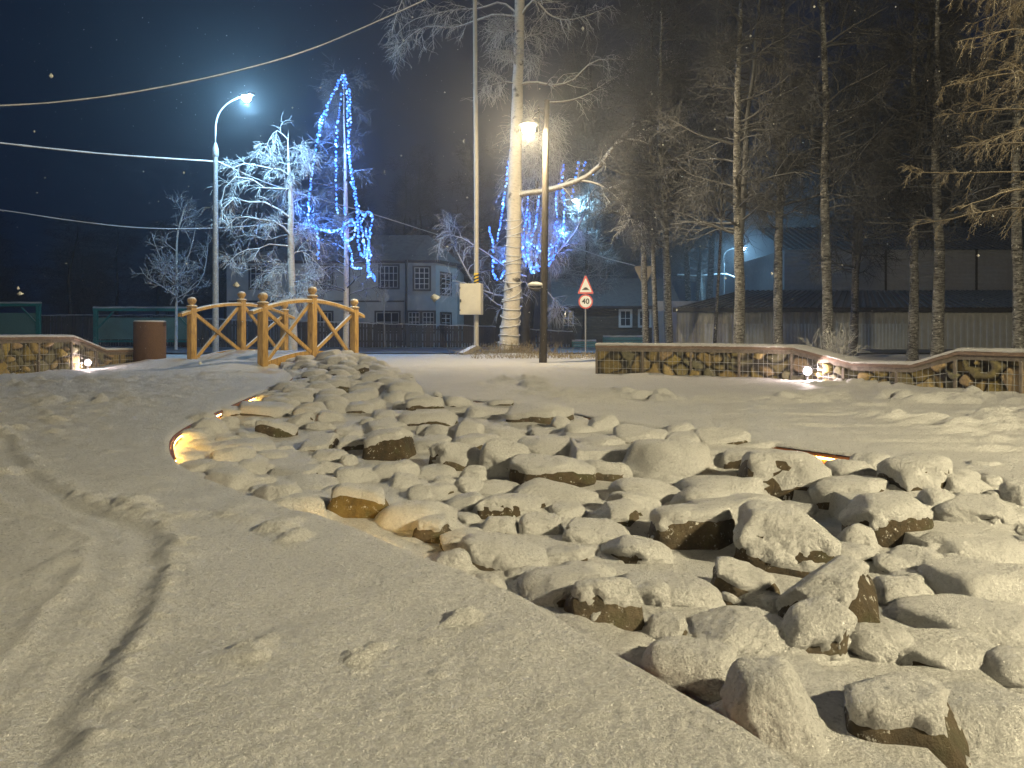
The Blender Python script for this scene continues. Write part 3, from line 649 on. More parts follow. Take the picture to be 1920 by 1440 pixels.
# ------------------------------------------------------------------ rubble walls with copings
def rubble_wall(name_label, path, tops, base_z, thick, seed, orange=None):
    """path (n,2) along the visible foot, tops = coping height at each path point"""
    path = np.asarray(path, float); L = np.concatenate([[0], np.cumsum(np.linalg.norm(np.diff(path, axis=0), axis=1))]); tot = L[-1]
    ss = np.arange(0, tot+.001, .022); px_ = np.interp(ss, L, path[:, 0]); py_ = np.interp(ss, L, path[:, 1]); tz = np.interp(ss, L, tops)
    Tn = np.gradient(np.column_stack([px_, py_]), axis=0); Tn /= np.linalg.norm(Tn, axis=1)[:, None]; nrm = np.column_stack([Tn[:, 1], -Tn[:, 0]])
    mid = np.column_stack([px_, py_]); 
    if (nrm*(-mid)).sum() < 0: nrm = -nrm
    O = np.array([*path[0], 0.]); wl = thing('rubble_wall', name_label, 'wall', O)
    # masonry face: a sheet of rounded stones cut by recessed joints
    vz = np.linspace(0, 1, 26); S_, Vz = np.meshgrid(ss, vz, indexing='ij'); zt = np.repeat(tz[:, None]-.125, 26, 1); Z = base_z+(zt-base_z)*Vz
    rr = np.random.RandomState(seed); cells = []; 
    npts = int(tot*.62/.042); sp = np.column_stack([rr.uniform(-.1, tot+.1, npts), rr.uniform(-.1, .75, npts), rr.uniform(.75, 1.3, npts)])
    qv = np.column_stack([S_.ravel(), Z.ravel()]); qw = qv+.022*np.column_stack([noise(qv*9, 1), noise(qv*9, 2)])
    d1 = np.full(len(qw), 9.); d2 = np.full(len(qw), 9.); i1 = np.zeros(len(qw), int)
    for i, (a, b, s_) in enumerate(sp):
        e = np.hypot((qw[:, 0]-a)*.85, qw[:, 1]-b)*s_; m = e < d1; d2 = np.where(m, d1, np.minimum(d2, e)); i1[m] = i; d1 = np.where(m, e, d1)
    gap = d2-d1; bulge = sm(.004, .055, gap); dep = .085*bulge*(.7+.5*np.sin(i1*7.7))+.012*fbm(qv*12, 5, 3)
    pal = np.array([(.26, .20, .075), (.32, .24, .10), (.20, .17, .08), (.37, .29, .14), (.16, .15, .09), (.28, .22, .07), (.34, .25, .14), (.20, .19, .12)])
    colr = pal[(i1*13) % 8]*(.8+.4*((i1*29 % 10)/10))[:, None]; colr = colr*bulge[:, None]+np.array([.035, .03, .024])*(1-bulge)[:, None]
    nr = np.repeat(nrm[:, None, :], 26, 1).reshape(-1, 2); XY = np.column_stack([np.repeat(px_, 26), np.repeat(py_, 26)])+nr*(dep-.03)[:, None]
    ns = len(ss); f = np.arange((ns-1)*25); a = (f//25)*26+f % 25
    link('masonry', mesh_np('masonry', np.column_stack([XY, qv[:, 1]])-O, np.stack([a, a+26, a+27, a+1], 1), True, colr), M['masonry'], wl)
    def strip(nm, f0, f1, z0, z1, mat, sel=None):
        """box section swept along the wall: offsets f0..f1 from the face, heights below the top"""
        V = []; F = []; ids = np.where(sel)[0] if sel is not None else np.arange(0, ns, 2)
        if ids[-1] != ns-1 and sel is None: ids = np.append(ids, ns-1)
        for i in ids:
            for fo, zo in ((f0, z0), (f0, z1), (f1, z1), (f1, z0)): V.append((px_[i]+nrm[i, 0]*fo, py_[i]+nrm[i, 1]*fo, tz[i]+zo))
        m = len(ids)
        for i in range(m-1):
            for k in range(4): F.append((i*4+k, i*4+(k+1) % 4, i*4+4+(k+1) % 4, i*4+4+k))
        F += [(0, 1, 2, 3), (m*4-1, m*4-2, m*4-3, m*4-4)]
        return MB().add([np.array(v)-O for v in V], F).build(nm, mat, wl)
    strip('beam', .035, -thick, -.125, -.062, M['wall_beam'])
    strip('coping', .06, -thick-.04, -.060, -.012, M['coping'])
    # snow along the coping: a soft loaf
    V = []; F = []; ids = np.arange(0, ns, 2); prof = [(.062, -.012), (.066, .004), (.05, .022), (.0, .032), (-thick*.5, .036), (-thick+.02, .03), (-thick-.03, .015), (-thick-.045, -.012)]; m = len(prof)
    for i in ids:
        for fo, zo in prof: V.append((px_[i]+nrm[i, 0]*fo, py_[i]+nrm[i, 1]*fo, tz[i]+zo))
    V = np.array(V); V[:, 2] += .006*fbm(V*6, 3, 2); V += .006*np.column_stack([noise(V*25, 7), noise(V*25, 8), noise(V*25, 9)])
    I, K = len(ids), m; idx = np.arange(I*K).reshape(I, K); Q = np.stack([idx[:-1, :-1], idx[1:, :-1], idx[1:, 1:], idx[:-1, 1:]], -1).reshape(-1, 4)
    link('coping_snow', mesh_np('coping_snow', V-O, Q), M['snow'], wl)
    # uprights and the wire cage in front of the stones
    mb = MB()
    for s_ in np.arange(.04, tot, .88): 
        i = min(ns-1, int(s_/.022)); mb.box(np.array([px_[i]+nrm[i, 0]*.045, py_[i]+nrm[i, 1]*.045, (base_z+tz[i]-.125)/2])-O, (.035, .035, tz[i]-.125-base_z), rotm(0, 0, math.atan2(Tn[i, 1], Tn[i, 0])))
    mb.build('upright', M['wall_beam'], wl)
    mb = MB()
    for s_ in np.arange(.02, tot, .085):
        i = min(ns-1, int(s_/.022)); p = np.array([px_[i]+nrm[i, 0]*.042, py_[i]+nrm[i, 1]*.042, 0])-O; mb.tube([p+(0, 0, base_z), p+(0, 0, tz[i]-.12)], .0028, 4)
    for fz in (.3, .62):
        mb.tube([np.array([px_[i]+nrm[i, 0]*.044, py_[i]+nrm[i, 1]*.044, base_z+(tz[i]-.125-base_z)*fz])-O for i in range(0, ns, 4)], .0028, 4)
    mb.build('wire_cage', M['steel_cold'], wl)
    # back and ends so it is solid from every side
    strip('core', -.045, -thick+.01, -.124, base_z-.69, M['concrete'])
    return wl, (px_, py_, tz, nrm, ss)
RW = [(1118, 700), (1300, 704), (1490, 710.5), (1600, 716), (1712, 723), (1800, 729), (1925, 738)]
rp = [G(*p)[:2] for p in RW]; rp += [rp[-1]+(rp[-1]-rp[-2])*.8, rp[-1]+(rp[-1]-rp[-2])*2.0]
rt = [.545, .545, .535, .305, .315, .525, .525, .525, .525]
wall_right, wr = rubble_wall('long low rubble wall on the right whose coping dips to a low bench', rp, rt, -.03, .36, 3)
LW = [(-260, 722), (-120, 711), (0, 703), (135, 694), (196, 689), (262, 684.5)]
lp = [G(*p)[:2] for p in LW]; lt = [.70, .70, .70, .70, .40, .38]
wall_left, wlft = rubble_wall('rubble wall on the left that steps down towards the brown concrete bin', lp, lt, -.03, .36, 8)
def wall_light(px, py, label, power):
    Y = G(px, 712 if px > 960 else 692)[1]-.12; p = P(px, py, Y); t = thing('wall_light', label, 'light', p, 0, 'floodlights at the foot of the rubble walls')
    d = -p[:2]/np.linalg.norm(p[:2]); R = np.column_stack([[-d[1], d[0], 0], [0, 0, 1], [d[0], d[1], 0]])
    MB().lathe([(.0, -.06), (.06, -.06), (.070, -.01), (.070, .012), (.056, .014)], (0, 0, 0), 18, R).build('housing', M['steel_dark'], t, True)
    MB().lathe([(.0, .0125), (.03, .0120), (.046, .0105), (.05, .004)], (0, 0, 0), 18, R).build('lens', M['lens_wall'], t, True)
    hm = MB(); hm.box(np.array([d[0]*.02, d[1]*.02, .078]), (.15, .012, .10), R, .003); hm.build('hood', M['steel_dark'], t); MB().bar((-d[0]*.03, -d[1]*.03, -.06), (-d[0]*.03, -d[1]*.03, -.14), .03, .03).build('bracket', M['steel_dark'], t)
    lamp_light('bulb', t, (d[0]*.06, d[1]*.06, .01), power, (1.0, .80, .78), .02)
wall_light(1514, 696, 'bright pinkish floodlight at the foot of the right-hand wall', 26)
wall_light(165, 680, 'bright floodlight at the foot of the left-hand wall', 14)

# ------------------------------------------------------------------ concrete bin
c = G(268.5, 686); r_ = 28.5/FP*c[1]; hb = (686-603)/FP*c[1]
t = thing('concrete_bin', 'round brown pebbled concrete litter bin with snow on its rim', 'bin', (c[0], c[1]+r_*.9, 0))
MB().lathe([(r_*.97, -.05), (r_, .02), (r_, hb-.03), (r_*.985, hb), (r_*.86, hb), (r_*.84, hb-.02), (r_*.84, hb-.35), (0, hb-.36)], (0, 0, 0), 40).build('body', M['bin'], t, True)
MB().lathe([(r_*.99, hb-.004), (r_*1.0, hb+.012), (r_*.93, hb+.03), (r_*.86, hb+.012), (r_*.85, hb-.006)], (0, 0, 0), 40).build('rim_snow', M['snow'], t, True)

# ------------------------------------------------------------------ lamps
def bezier(a, b, c_, n=12):
    t = np.linspace(0, 1, n)[:, None]; a, b, c_ = map(np.asarray, (a, b, c_)); return (1-t)**2*a+2*t*(1-t)*b+t*t*c_
def street_lamp(base, head, label, lens, col, power, group, clamp=True, pole_r=.10, mat='steel_cold'):
    """tapered pole with a curved arm; head is the lamp's point in the world"""
    base = np.asarray(base, float); head = np.asarray(head, float)-base; t = thing('street_lamp', label, 'street lamp', base, 0, group); hz = head[2]
    MB().tube([(0, 0, -.1), (0, 0, hz*.45), (0, 0, hz*.80)], [pole_r*1.15, pole_r*.95, pole_r*.75], 14).build('pole', M[mat], t, True)
    MB().lathe([(pole_r*.8, hz*.79), (pole_r*1.15, hz*.795), (pole_r*1.1, hz*.82), (pole_r*.5, hz*.845)], (0, 0, 0), 14).build('collar', M[mat], t, True)
    dx = head[:2]/(np.linalg.norm(head[:2])+1e-9); L = np.linalg.norm(head[:2])
    arm = np.vstack([[(0, 0, hz*.80)], bezier((0, 0, hz*.90), (0, 0, hz*1.0), (dx[0]*(L-.25), dx[1]*(L-.25), hz+.06), 10)])
    MB().tube(arm, .032, 8).build('arm', M[mat], t, True)
    R = np.column_stack([[dx[0], dx[1], 0], [-dx[1], dx[0], 0], [0, 0, 1]]); hd = MB(); hd.box((head[0], head[1], hz+.075), (.62, .24, .11), R, .045)
    hd.build('lamp_head', M['steel_dark'], t, True)
    MB().lathe([(.0, -.15), (.09, -.13), (.15, -.06), (.165, .015)], (head[0], head[1], hz), 18).build('lens', M[lens], t, True)
    lamp_light('bulb', t, (head[0], head[1], hz-.20), power, col, .05); return t
COLD = (.33, .68, 1.0)
b1 = P(404, 626, 26); b1[2] = 0
street_lamp(b1, P(462, 182, 25.2), 'grey street lamp pole with blue-white light behind the bridge, carrying the snowy cables', 'lens_cold', COLD, P_COLD, 'cold white street lamps along the road')
b2 = P(1031, 626, 45); b2[2] = 0
street_lamp(b2, P(1078, 375, 45), 'street lamp half hidden in twigs behind the big birch', 'lens_cold', COLD, 450, 'cold white street lamps along the road')
b3 = P(1357, 626, 72); b3[2] = 0
street_lamp(b3, P(1395, 465, 72), 'distant snow-coated street lamp shining over the grey shed roof', 'lens_cold', COLD, 1500, 'cold white street lamps along the road')
# warm park lamp on the old wooden pole in front of the big birch
pb = P(1018, 680, 19.3); pb[2] = 0; pt = P(1025, 188, 19.3)
t = thing('park_lamp', 'old dark wooden lamp post with warm yellow light beside the big birch', 'lamp post', pb)
MB().tube([(0, 0, -.1), *(pt-pb)[None]*.35, *(pt-pb)[None]*.7, pt-pb], [.105, .095, .085, .075], 12).build('pole', M['pole_wood'], t, True)
hd = P(991, 243, 18.9)-pb
MB().tube(bezier((pt-pb)*.93, (pt-pb)*.93+(-.2, -.1, .35), hd+(.06, 0, .22), 9), .022, 8).build('arm', M['steel_dark'], t, True)
MB().lathe([(.03, .30), (.09, .27), (.16, .21), (.25, .13), (.255, .115), (.24, .11)], hd, 20).build('lamp_shade', M['steel_dark'], t, True)
MB().lathe([(.0, -.13), (.09, -.115), (.15, -.06), (.172, .01), (.16, .07), (.09, .13)], hd, 18).build('lens', M['lens_warm'], t, True)
lamp_light('bulb', t, hd+(0, -.02, -.155), P_MAIN, (1.0, .79, .47), .015)
# more lamps of the same park, standing outside the frame round the plaza
for loc, pw, lab in (((6.5, -1.5, 4.3), P_RIGHT, 'warm park lamp standing off to the right of the plaza'), ((-7.5, -3.5, 5.6), P_LEFT, 'warm park lamp standing behind on the left of the plaza'), ((3.5, -8.0, 5.6), P_BACK, 'warm park lamp standing far behind the plaza')):
    t = thing('park_lamp', lab, 'lamp post', (loc[0], loc[1], 0), 0, 'warm park lamps round the plaza'); z_ = loc[2]
    MB().tube([(0, 0, -.1), (0, 0, 2.5), (0, 0, z_)], [.09, .075, .06], 12).build('pole', M['pole_grey'], t, True)
    MB().tube(bezier((0, 0, z_-.1), (0, 0, z_+.35), (.45, 0, z_+.25), 8), .022, 8).build('arm', M['steel_dark'], t, True)
    MB().lathe([(.03, .30), (.09, .27), (.14, .20), (.20, .13), (.205, .115), (.19, .11)], (.45, 0, z_-.03), 20).build('lamp_shade', M['steel_dark'], t, True)
    MB().lathe([(.0, -.14), (.07, -.125), (.125, -.07), (.14, .0), (.12, .08), (.07, .13)], (.45, 0, z_-.03), 18).build('lens', M['lens_warm'], t, True)
    lamp_light('bulb', t, (.45, 0, z_-.25), pw, (1.0, .86, .54), .26)

# ------------------------------------------------------------------ grey pole with electrical box
gb = P(893, 664, 25.5); gb[2] = 0
t = thing('utility_pole', 'tall pale grey pole with a beige electrical cabinet and a yellow-black band', 'utility pole', gb)
MB().tube([(0, 0, -.1), (0, 0, 6), P(890, -60, 25.5)-gb], [.085, .08, .07], 14).build('pole', M['pole_grey'], t, True)
z1, z2 = P(0, 512, 25.5)[2], P(0, 532, 25.5)[2]; mb = MB().lathe([(.089, z2), (.089, z1)], (0, 0, 0), 14); mb.build('yellow_band', M['yellow'], t, True)
mb = MB()
for k in range(3):
    a = np.linspace(-pi*.95, pi*.05, 9); V = []; F = []
    for i, q_ in enumerate(a): zc = z2+.05+.11*k+.10*(q_+pi/2)/pi; V += [(.0925*cos(q_), .0925*sin(q_), min(z1, max(z2, zc-.028))), (.0925*cos(q_), .0925*sin(q_), min(z1, max(z2, zc+.028)))]
    F = [(2*i, 2*i+2, 2*i+3, 2*i+1) for i in range(8)]; mb.add(V, F)
mb.build('black_stripe', M['black'], t, True)
bc = P(884, 561, 25.3)-gb; cab = MB().box(bc, (.74, .36, 1.06), rotm(0, 0, -.22), .015).build('cabinet', M['beige'], t)
Rb = rotm(0, 0, -.22); MB().box(bc+Rb@np.array([0, -.184, 0]), (.68, .012, 1.0), Rb, .004).build('door', M['beige'], cab)
mb = MB(); mb.box(bc+Rb@np.array([-.33, -.20, -.06]), (.05, .03, .10), Rb)
for zz in (-.38, .38): mb.box(bc+Rb@np.array([-.35, -.196, zz]), (.03, .02, .06), Rb)
mb.build('latch', M['steel_dark'], cab)
cs = P(868, 666, 25.0)-gb; cs[2] = .09; mb = MB(); mb.bar(cs+(-.05, 0, -.05), np.array([-.05, -.1, .28]), .28, .16, .02); mb.box((0, -.05, .27), (.22, .2, .2), None, .04); mb.build('concrete_foot', M['concrete'], t)

# ------------------------------------------------------------------ cables
def cable(pts_, r, label, mat='cord'):
    p = smooth_path(pts_, .25); o = p[0].copy(); V, Q = tube_batch((p-o)[None], (r*(1+.25*noise(p*6, 4)))[None], 7); ob = link('cable', mesh_np('cable', V, Q), M[mat]); ob.location = [float(v) for v in o]; return tag(ob, label, 'cable')
cable([P(-120, 200, 18), P(0, 198, 18.5), P(120, 190, 19), P(260, 171, 19.5), P(430, 136, 20.2), P(580, 93, 21), P(730, 30, 22), P(860, -30, 23)], .022, 'snow-coated cable curving up across the dark sky at the top left')
cable([P(-120, 252, 22), P(0, 268, 23), P(200, 289, 24.5), P(403, 303, 26)], .034, 'thick snowy cable from the left frame edge to the lamp pole')
cable([P(408, 303, 26), P(500, 343, 28), P(600, 374, 30), P(700, 402, 34), P(820, 440, 40)], .026, 'snowy cable slanting down from the lamp pole towards the house')
cable([P(-120, 385, 30), P(0, 394, 30), P(130, 413, 30), P(260, 427, 30), P(392, 428, 30), P(560, 418, 30)], .025, 'thin snowy cable low on the left running behind the lamp pole')
cable([P(1031, 440, 45), P(1065, 458, 42), P(1130, 482, 38), P(1190, 498, 34)], .025, 'short pale cable running down right from behind the big birch')
cable([P(1270, 515, 68), P(1310, 517, 70), P(1357, 514, 72), P(1385, 522, 74), P(1470, 545, 80)], .085, 'distant ice-coated cable on the far street lamp')

# ------------------------------------------------------------------ road signs
def text_mesh(txt, size, name, mat, parent, R, c):
    cu = bpy.data.curves.new(name, 'FONT'); cu.body = txt; cu.size = size; cu.align_x = 'CENTER'; cu.align_y = 'CENTER'; cu.extrude = .002; cu.offset = size*.018
    o = bpy.data.objects.new(name, cu); COL.objects.link(o); dg = bpy.context.evaluated_depsgraph_get(); me = bpy.data.meshes.new_from_object(o.evaluated_get(dg)); bpy.data.objects.remove(o); 
    V = np.array([v.co[:] for v in me.vertices])@np.asarray(R).T+np.asarray(c); me.vertices.foreach_set('co', V.astype(np.float32).ravel()); me.update(); me.materials.clear(); return link(name, me, mat, parent)
def rpoly(poly, r, n=5):
    out = []; m = len(poly)
    for i in range(m):
        p0, p1, p2 = (np.array(poly[(i+k) % m], float) for k in (-1, 0, 1)); a = (p0-p1)/np.linalg.norm(p0-p1); b = (p2-p1)/np.linalg.norm(p2-p1)
        ang = math.acos(np.clip(a@b, -1, 1)); L = r/math.tan(ang/2); s_, e = p1+a*L, p1+b*L
        for t_ in np.linspace(0, 1, n): out.append(tuple((1-t_)**2*s_+2*t_*(1-t_)*p1+t_*t_*e))
    return out
SY = 26.7; sb = P(1098, 666, SY); sb[2] = 0
t = thing('road_sign', 'speed bump triangle above a round 40 speed limit sign on one thin post', 'road sign', sb)
MB().tube([(0, .03, -.1), (0, .03, P(0, 518, SY)[2])], .03, 10).build('post', M['steel_cold'], t, True)
def pz(py): return P(0, py, SY)[2]
def pw_(px): return (px-1098)/FP*SY
tri = [(-.30, pz(551)), (.30, pz(551)), (0, pz(514)-.0)]
pl = MB().prism(rpoly(tri, .045), -.012, .0).build('warning_plate', M['red'], t)
cz = sum(p[1] for p in tri)/3; inner = [(x*.74, cz+(z_-cz)*.74) for x, z_ in tri]; MB().prism(rpoly(inner, .03), -.018, -.0125).build('plate_face', M['white'], pl)
hb_ = [(-.13, cz-.10), (.13, cz-.10), (.13, cz-.085), (.10, cz-.07), (.05, cz-.015), (.0, cz+.0), (-.05, cz-.015), (-.10, cz-.07), (-.13, cz-.085)]
MB().prism(hb_, -.022, -.0185).build('bump_symbol', M['black'], pl)
cc = pz(565.5); rd = .26; Rs = np.array([[1, 0, 0], [0, 0, 1], [0, 1, 0]]).T
Rf = np.column_stack([[1, 0, 0], [0, 0, 1], [0, -1, 0]])
pl = MB().lathe([(0, -.0), (rd, 0), (rd, .012), (0, .012)], (0, 0, cc), 36, Rf).build('limit_plate', M['red'], t)
MB().lathe([(0, .0125), (rd*.80, .0125), (rd*.80, .018), (0, .018)], (0, 0, cc), 36, Rf).build('plate_face', M['white'], pl)
text_mesh('40', .27, 'number', M['black'], pl, Rf, (0, -.021, cc))
yb = P(1207, 655, 28); yb[2] = 0
t = thing('road_sign', 'back of a triangular give way sign on a thin post among the dark trunks', 'road sign', yb)
MB().tube([(0, -.03, -.1), (0, -.03, P(0, 505, 28)[2])], .03, 10).build('post', M['sign_back'], t, True)
a_, b_ = P(0, 499, 28)[2], P(0, 542, 28)[2]; MB().prism(rpoly([(-.38, a_), (.38, a_), (.03, b_)][::-1], .05), -.01, .01).build('sign_plate', M['sign_back'], t)
db_ = P(722, 652, 38.6); db_[2] = 0
t = thing('road_sign', 'diamond-shaped road sign seen from behind on a leaning post by the house', 'road sign', db_)
tp_ = P(719, 545, 38.6)-db_; MB().tube([(0, 0, -.1), tp_], .035, 10).build('post', M['steel_cold'], t, True)
zc = P(0, 557, 38.6)[2]; xc = P(719.5, 0, 38.6)[0]-db_[0]; MB().prism([(xc-.32, zc), (xc, zc-.42), (xc+.32, zc), (xc, zc+.42)], .04, .055).build('sign_plate', M['steel_cold'], t)
mb = MB(); mb.bar((xc-.25, .03, zc+.12), (xc+.25, .03, zc+.12), .02, .05); mb.bar((xc-.25, .03, zc-.12), (xc+.25, .03, zc-.12), .02, .05); mb.build('bracket', M['steel_cold'], t)
# snow-laden lump on the wooden pole
lp_ = P(1004, 538, 19.25); t = thing('snowy_bracket', 'snow-topped bundle of cable fixed to the side of the wooden lamp post', 'cable bundle', lp_)
rr_ = np.random.RandomState(3); mb = MB()
for k in range(5):
    a = np.linspace(0, 2*pi, 26); mb.tube(np.column_stack([.15*np.cos(a)+.01*rr_.randn(), .05*np.sin(a)*1.0-.03*k+.06, .05*np.sin(a)+.02*rr_.randn()]), .017, 6, False)
mb.tube([(.10, 0, 0), (.24, .05, -.02)], .02, 6); mb.build('coil', M['trim_dark'], t, True)
V, F = ico(3); p = V*np.array([.20, .12, .085])*(1+.2*fbm(V*2, 3, 3)[:, None]); p[:, 2] = np.maximum(p[:, 2], -.03)+.05; link('snow_cap', mesh_np('snow_cap', p, F), M['snow'], t)

# ------------------------------------------------------------------ fences on the far side of the road
def picket_fence(x0, x1, Y0, Y1, h0, h1, label, seed):
    rr = np.random.RandomState(seed); a, b = np.array([x0, Y0]), np.array([x1, Y1]); L = np.linalg.norm(b-a); dirv = (b-a)/L; o = np.array([x0, Y0, 0.]); t = thing('picket_fence', label, 'fence', o); mb = MB(); ang = math.atan2(dirv[1], dirv[0]); R = rotm(0, 0, ang)
    s_ = 0
    while s_ < L:
        w_ = rr.uniform(.10, .16); h = np.interp(s_, [0, L], [h0, h1])*rr.uniform(.93, 1.04); p = up3(dirv*s_, h/2-.05); mb.box(p+R@np.array([0, rr.uniform(-.015, .015), 0]), (w_, .03, h+.1), R@rotm(0, rr.uniform(-.02, .02), 0)); s_ += w_+rr.uniform(.01, .05)
    mb.build('pickets', M['picket'], t)
    for fz in (.25, .8): MB().bar(up3(np.zeros(2), h0*fz)+R@np.array([0, .06, 0]), up3(dirv*L, h1*fz)+R@np.array([0, .06, 0]), .06, .10).build('rail', M['picket'], t)
    ps = np.linspace(0, L, max(2, int(L/3)+1))
    for s_ in ps: MB().box(up3(dirv*s_, np.interp(s_, [0, L], [h0, h1])/2)+R@np.array([0, .13, 0]), (.12, .12, np.interp(s_, [0, L], [h0, h1])+.05), R).build('fence_post', M['picket'], t)
    V = []
    m = int(L/.25); q = np.linspace(0, L, m); prof = [(-.05, -.01), (-.045, .03), (0, .05), (.045, .03), (.05, -.01)]
    for s_ in q:
        for py, pz_ in prof: V.append(up3(dirv*s_, np.interp(s_, [0, L], [h0, h1])+pz_)+R@np.array([0, py, 0]))
    V = np.array(V); V[:, 2] += .03*noise(V*3, 5); idx = np.arange(m*5).reshape(m, 5); link('snow_ridge', mesh_np('snow_ridge', V, np.stack([idx[:-1, :-1], idx[1:, :-1], idx[1:, 1:], idx[:-1, 1:]], -1).reshape(-1, 4)), M['snow'], t)
picket_fence(P(330, 0, 41.5)[0], P(930, 0, 41.5)[0], 41.5, 41.5, 1.62, 1.15, 'long weathered picket fence in front of the blue-lit house', 5)
picket_fence(P(985, 0, 41.5)[0], P(1074, 0, 41.5)[0], 41.5, 41.5, 1.0, .85, 'short low picket fence just right of the big birch', 6)
picket_fence(P(-200, 0, 46)[0], P(345, 0, 46)[0], 46, 46, 1.9, 1.9, 'dark board fence behind the green frames on the left', 9)
def low_panel(px0, px1, py0, py1, Y, label):
    a, b = P(px0, py0, Y), P(px1, py1, Y); t = thing('low_fence', label, 'fence', (a[0], Y, 0)); w_ = b[0]-a[0]; h = a[2]
    mb = MB()
    for k in range(3): mb.box((w_/2, 0, h*(k+.5)/3), (w_, .05, h/3-.03))
    mb.build('panel', M['teal_pale'], t)
    for x in (0, w_): MB().box((x, .06, h/2), (.1, .1, h+.1)).build('fence_post', M['green'], t)
    V = []; m = 14
    for x in np.linspace(-.05, w_+.05, m):
        for py, pz_ in ((-.08, 0), (-.07, .06), (0, .10), (.07, .06), (.08, 0)): V.append((x, py, h+pz_))
    V = np.array(V); V[:, 2] += .02*noise(V*4, 5); idx = np.arange(m*5).reshape(m, 5); link('snow_ridge', mesh_np('snow_ridge', V, np.stack([idx[:-1, :-1], idx[1:, :-1], idx[1:, 1:], idx[:-1, 1:]], -1).reshape(-1, 4)), M['snow'], t)
low_panel(1074, 1116, 640, 655, 41, 'low pale teal board fence left of the rubble wall end')
low_panel(1132, 1210, 632, 648, 43, 'low teal board fence showing over the right rubble wall')
def green_frame(px0, px1, py0, Y, label):
    a, b = P(px0, py0, Y), P(px1, py0, Y); w_ = b[0]-a[0]; h = a[2]; t = thing('green_barrier', label, 'barrier', (a[0], Y, 0))
    for x in (.08, w_-.08): MB().box((x, 0, h/2-.05), (.22, .16, h), None, .02).build('post', M['green'], t)
    MB().box((w_/2, 0, h-.02), (w_+.1, .18, .16), None, .02).build('top_rail', M['green'], t); MB().box((w_/2, 0, .35), (w_-.3, .08, .1)).build('bottom_rail', M['green'], t)
    for x0, x1 in ((.2, 1.0), (w_-.2, w_-1.0)): MB().bar((x0, .0, h-1.0), (x1, .0, h-.15), .06, .07).build('brace', M['green'], t)
    MB().box((w_/2, .05, h*.5), (w_-.35, .02, h-.9)).build('panel', M['net'], t)
    V = []; m = 20
    for x in np.linspace(-.05, w_+.05, m):
        for py, pz_ in ((-.09, 0), (-.08, .05), (0, .09), (.08, .05), (.09, 0)): V.append((x, py, h+.062+pz_))
    V = np.array(V); V[:, 2] += .02*noise(V*3, 5); idx = np.arange(m*5).reshape(m, 5); link('snow_ridge', mesh_np('snow_ridge', V, np.stack([idx[:-1, :-1], idx[1:, :-1], idx[1:, 1:], idx[:-1, 1:]], -1).reshape(-1, 4)), M['snow'], t)
green_frame(-110, 75, 571, 40, 'teal green framed barrier cut by the left frame edge')
green_frame(177, 362, 580, 40, 'teal green framed barrier with pale panel behind the brown bin')

# ------------------------------------------------------------------ houses
def window(parent, c, w_, h, R, lit=False, frame='trim_dark', bars=(3, 3)):
    """outer casing (window) > white frame bars, pane"""
    c = np.asarray(c, float); mb = MB()
    def lb(dx, dy, dz, sx, sy, sz): mb.box(c+R@np.array([dx, dy, dz]), (sx, sy, sz), R)
    lb(-w_/2-.06, -.03, 0, .12, .08, h+.24); lb(w_/2+.06, -.03, 0, .12, .08, h+.24); lb(0, -.03, h/2+.06, w_, .08, .12); lb(0, -.04, -h/2-.06, w_, .12, .12)
    win = mb.build('window', M[frame], parent); mb = MB()
    for i in range(bars[0]+1): mb.box(c+R@np.array([-w_/2+w_*i/bars[0], -.022, 0]), (.07 if i in (0, bars[0]) else .045, .03, h), R)
    for i in range(bars[1]+1): mb.box(c+R@np.array([0, -.020, -h/2+h*i/bars[1]]), (w_-.002, .027, .06 if i in (0, bars[1]) else .04), R)
    mb.build('frame', M['frame_white'], win); MB().box(c+R@np.array([0, .0, 0]), (w_, .01, h), R).build('pane', M['glass'], win)
HYD = 47.0
def HX(px): return P(px, 0, HYD)[0]
def HZ(py): return P(0, py, HYD)[2]
ho = np.array([HX(640), HYD, 0.]); eave = HZ(489)
t = thing('house', 'two-storey pale house with dark-trimmed windows and a bay corner, lit blue by the street lamp', 'house', ho)
xs = [HX(425), HX(763), HX(818), HX(852)]; ysd = [HYD, HYD, HYD+.5, HYD+2.6]
# plan polygon
plan = [(xs[0], HYD), (xs[1], HYD), (xs[1]+.02, HYD-.5), (xs[2], HYD-.35), (xs[3], HYD+2.2), (xs[3], HYD+9), (xs[0], HYD+9)]
def extr(plan, z0, z1, o): 
    n_ = len(plan); V = [(x-o[0], y-o[1], z0) for x, y in plan]+[(x-o[0], y-o[1], z1) for x, y in plan]; return V, [tuple(range(n_))[::-1], tuple(range(n_, 2*n_))]+[(i, (i+1) % n_, n_+(i+1) % n_, n_+i) for i in range(n_)]
MB().add(*extr(plan, -.1, eave, ho)).build('wall', M['house_wall'], t)
cen = np.mean(plan, 0); ov = [tuple(cen+(np.array(p)-cen)*1.06) for p in plan]; V = [(x-ho[0], y-ho[1], eave+.002) for x, y in ov]; rx0, rx1 = cen[0]-2.2-ho[0], cen[0]+3.2-ho[0]; ry = cen[1]-ho[1]; rz = eave+2.0
V2 = [(x, y, z_-.16) for x, y, z_ in V]; n_ = len(V); VV = V2+V+[(rx0, ry, rz), (rx1, ry, rz)]
F = [tuple(range(n_))[::-1]]+[(i, (i+1) % n_, n_+(i+1) % n_, n_+i) for i in range(n_)]
F += [(n_, n_+1, 2*n_+1, 2*n_)]+[(n_+i, n_+i+1, 2*n_+1) for i in range(1, 5)]+[(n_+5, n_+6, 2*n_, 2*n_+1), (n_+6, n_, 2*n_)]
roof = MB().add(VV, F).build('roof', M['roof_snowy'], t)
I3 = np.eye(3)
